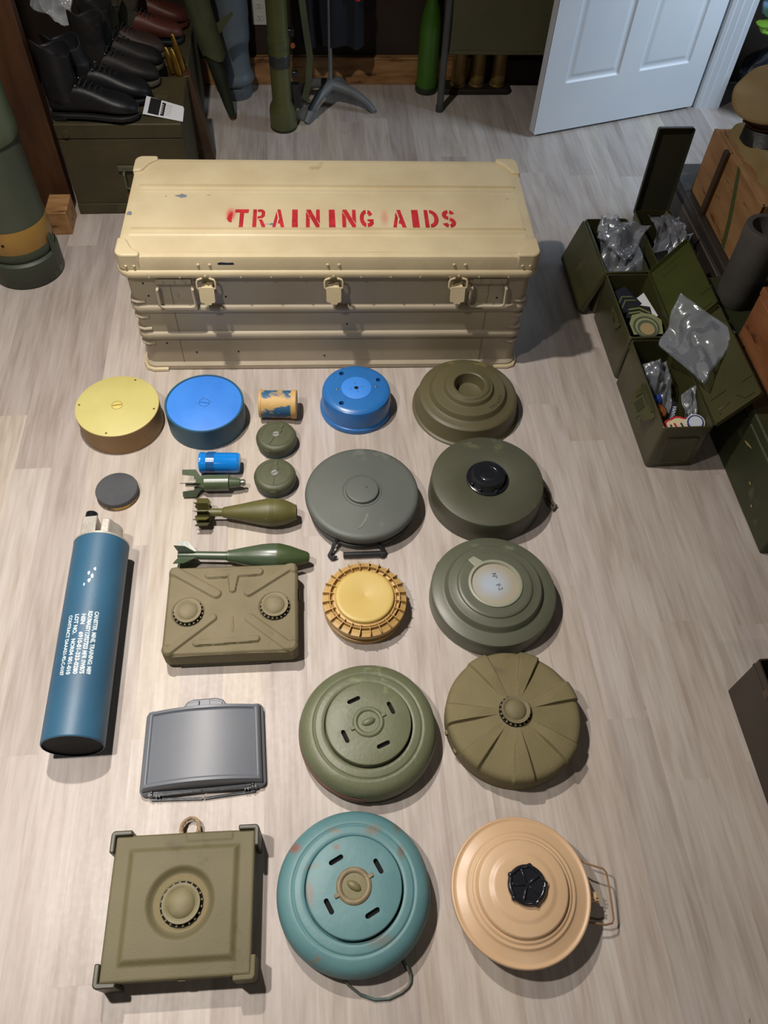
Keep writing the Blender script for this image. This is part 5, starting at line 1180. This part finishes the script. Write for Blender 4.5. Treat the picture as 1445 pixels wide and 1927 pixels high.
def cloth():
    def f(x, y):
        u, v = x, y; n = noise.noise(Vector((u*7, v*7, 2))); n2 = abs(noise.noise(Vector((u*14 + v*6, v*10, 5))))
        z = .534 + .022*n + .018*n2; e = ss(1.60, 1.565, u)
        return (u + .008*n - .0*e, v, z - .085*e*(.4 + abs(n)))
    g = G(); g.field(f, 1.562, 1.90, 2.24, 2.76, 60, 70); o = g.obj('khaki_cloth', mat('khaki_cloth', '#998458', '#87734a', .9, scale=6, bump=.35, bscale=200), smooth=70)
    s_ = o.modifiers.new('s', 'SOLIDIFY'); s_.thickness = .004
    tag(o, 'folded khaki uniform cloth lying on the orange plywood crate', 'cloth')
cloth()
def cap():
    t = thing('officer_cap', 'khaki peaked cap with brown band and dark peak, upper right edge', 'cap', (1.675, 2.685, .60), (R(14), R(-16), R(-28)))
    mk_ = mat('cap_khaki', '#93794e', '#836a42', .85, scale=6, bump=.3, bscale=200); mb_ = mat('cap_band', '#4a2a1c', '#3a2015', .45, scale=8)
    def fn(r, z, a): return (r*(1 + .05*cos(a*1 - 2) + .03*noise.noise(Vector((cos(a)*2, sin(a)*2, z*20)))), z + .012*r/.13*cos(a - 1.6) + (.008*noise.noise(Vector((r*cos(a)*12, r*sin(a)*12, 1)))))
    G().lathe([(.092, .048), (.120, .062), (.136, .078), (.140, .084), (.137, .088), (.130, .088), (.10, .084), (.06, .082), (0, .080)], 72, fn=fn).obj('crown', mk_, t, smooth=70)
    G().lathe([(.088, -.005), (.0925, -.003), (.0935, .02), (.0925, .048), (.089, .05)], 64).obj('band', mb_, t, smooth=50)
    g = G(); out = arcp(0, 0, .093, 200, 340, 20); inn = arcp(0, -.02, .125, 335, 205, 20)
    secs = []
    for (a, b), (c, d) in zip(arcp(0, 0, .091, 205, 335, 24), arcp(0, -.035, .108, 205, 335, 24)):
        secs.append([(a, b, .006), (c, d, -.022), (c, d, -.026), (a, b, .002)])
    g.loft(secs).obj('peak', mat('peak_dark', '#23261f', '#1c1f1a', .35, spec=.6), t, smooth=60)
    G().tube(arcp3(.0955, .012, 200, 340), .004, 8).obj('chin_strap', mat('strap_brown', '#6a4428', rough=.4), t)
    for a in (203, 337):
        g = G(); ball(g, (.097*cos(R(a)), .097*sin(R(a)), .012), .007, 14); g.obj('button', M_brass, t)
    g = G(); g.tube([(-.01, -.095, .02), (-.014, -.098, .03), (-.004, -.099, .034), (.004, -.098, .026), (-.004, -.097, .02), (.006, -.096, .045)], .0016, 6); g.obj('badge_pin', M_steel, t)
def arcp3(r, z, a0, a1, n=24): return [(x, y, z) for x, y in arcp(0, 0, r, a0, a1, n)]
cap()
def mortar_pipe():
    t = thing('grey_tube', 'short grey thick walled open tube standing at right edge', 'tube', (1.462, 2.10, .263))
    G().lathe([(0, .0), (.060, 0), (.064, .01), (.066, .05), (.068, .22), (.071, .25), (.072, .285), (.069, .292), (.052, .292), (.050, .285), (.050, .02), (0, .02)], 64).obj('barrel', mat('tube_grey', '#55524e', '#4a4744', .5, scale=6, bump=.25), t, smooth=40)
    G().lathe([(0, .021), (.0495, .021), (.0495, .022), (0, .022)], 40).obj('bore_floor', M_hole, t)
mortar_pipe()
bt = box_thing('redwood_crate', 'rough reddish wooden box on the long green crate', 'crate', (1.418, 1.30, .263), (.40, .62, .20), mat('red_wood', '#96603a', '#804c28', .75, scale=5, stretch=(4, 1, 4), bump=.45, bscale=40, wear='#553018', wscale=6, wthr=.6), .003)
g = G(); g.prism([(0, 0), (.06, -.01), (.075, .05), (.03, .075), (-.01, .05)], 0, .003, rotM((1.545, 2.262, .262), y=R(-14), z=R(10))); tag(g.obj('cardboard_scrap', mat('brown_card', '#5e4a36', '#4c3b2b', .8)), 'torn brown cardboard scrap near the grey tube', 'scrap')

def tin_box():
    t = thing('metal_box', 'open dark brown metal box at lower right edge', 'box', (1.102, .30, 0))
    m = mat('brown_metal', '#3a3026', '#2f271f', .5, scale=5, bump=.2, wear='#5a4436', wscale=8, wthr=.66)
    W2, L2, H2 = .42, .49, .2; th = .004
    g = G(); o_ = rrect(0, W2, 0, L2, .006); i_ = rrect(th, W2-th, th, L2-th, .004)
    g.loft([[(x, y, z) for x, y in q] for q, z in ((o_, 0), (o_, H2), (i_, H2), (i_, .006))], cap=False); n = len(o_); g.f += [tuple(reversed(range(n))), tuple(3*n+i for i in range(n))]
    g.obj('body', m, t, smooth=30)
    G().loft([[(x, y, z) for x, y in rrect(-q, W2+q, -q, L2+q, .007)] for z, q in ((H2-.036, .0005), (H2-.034, .002), (H2-.030, .002), (H2-.028, .0005))], cap=False).obj('rim_bead', m, t)
    G().tube([(-.003, .10, .155), (-.010, .10, .15), (-.012, .10, .11), (-.012, .18, .11), (-.010, .18, .15), (-.003, .18, .155)], .004, 8).obj('side_handle', mat('handle_worn', '#8a867c', rough=.4, metal=.5), t)
tin_box()
g = G(); g.lathe([(0, 0), (.05, 0), (.052, .004), (.052, .15), (.049, .155), (0, .156)], 40); tag(g.obj('grey_tin', mat('tin_grey', '#5d5d5a', '#525250', .5), loc=(1.185, .70, .008)), 'grey round tin inside the open metal box', 'tin')
blob('grey_bag', (1.51, 1.07, .10), (.155, .13, .10), 9, mat('grey_canvas', '#5f5a52', '#544f48', .9, bump=.3), 'grey canvas bag on the floor by the green crate', 'bag', .08)
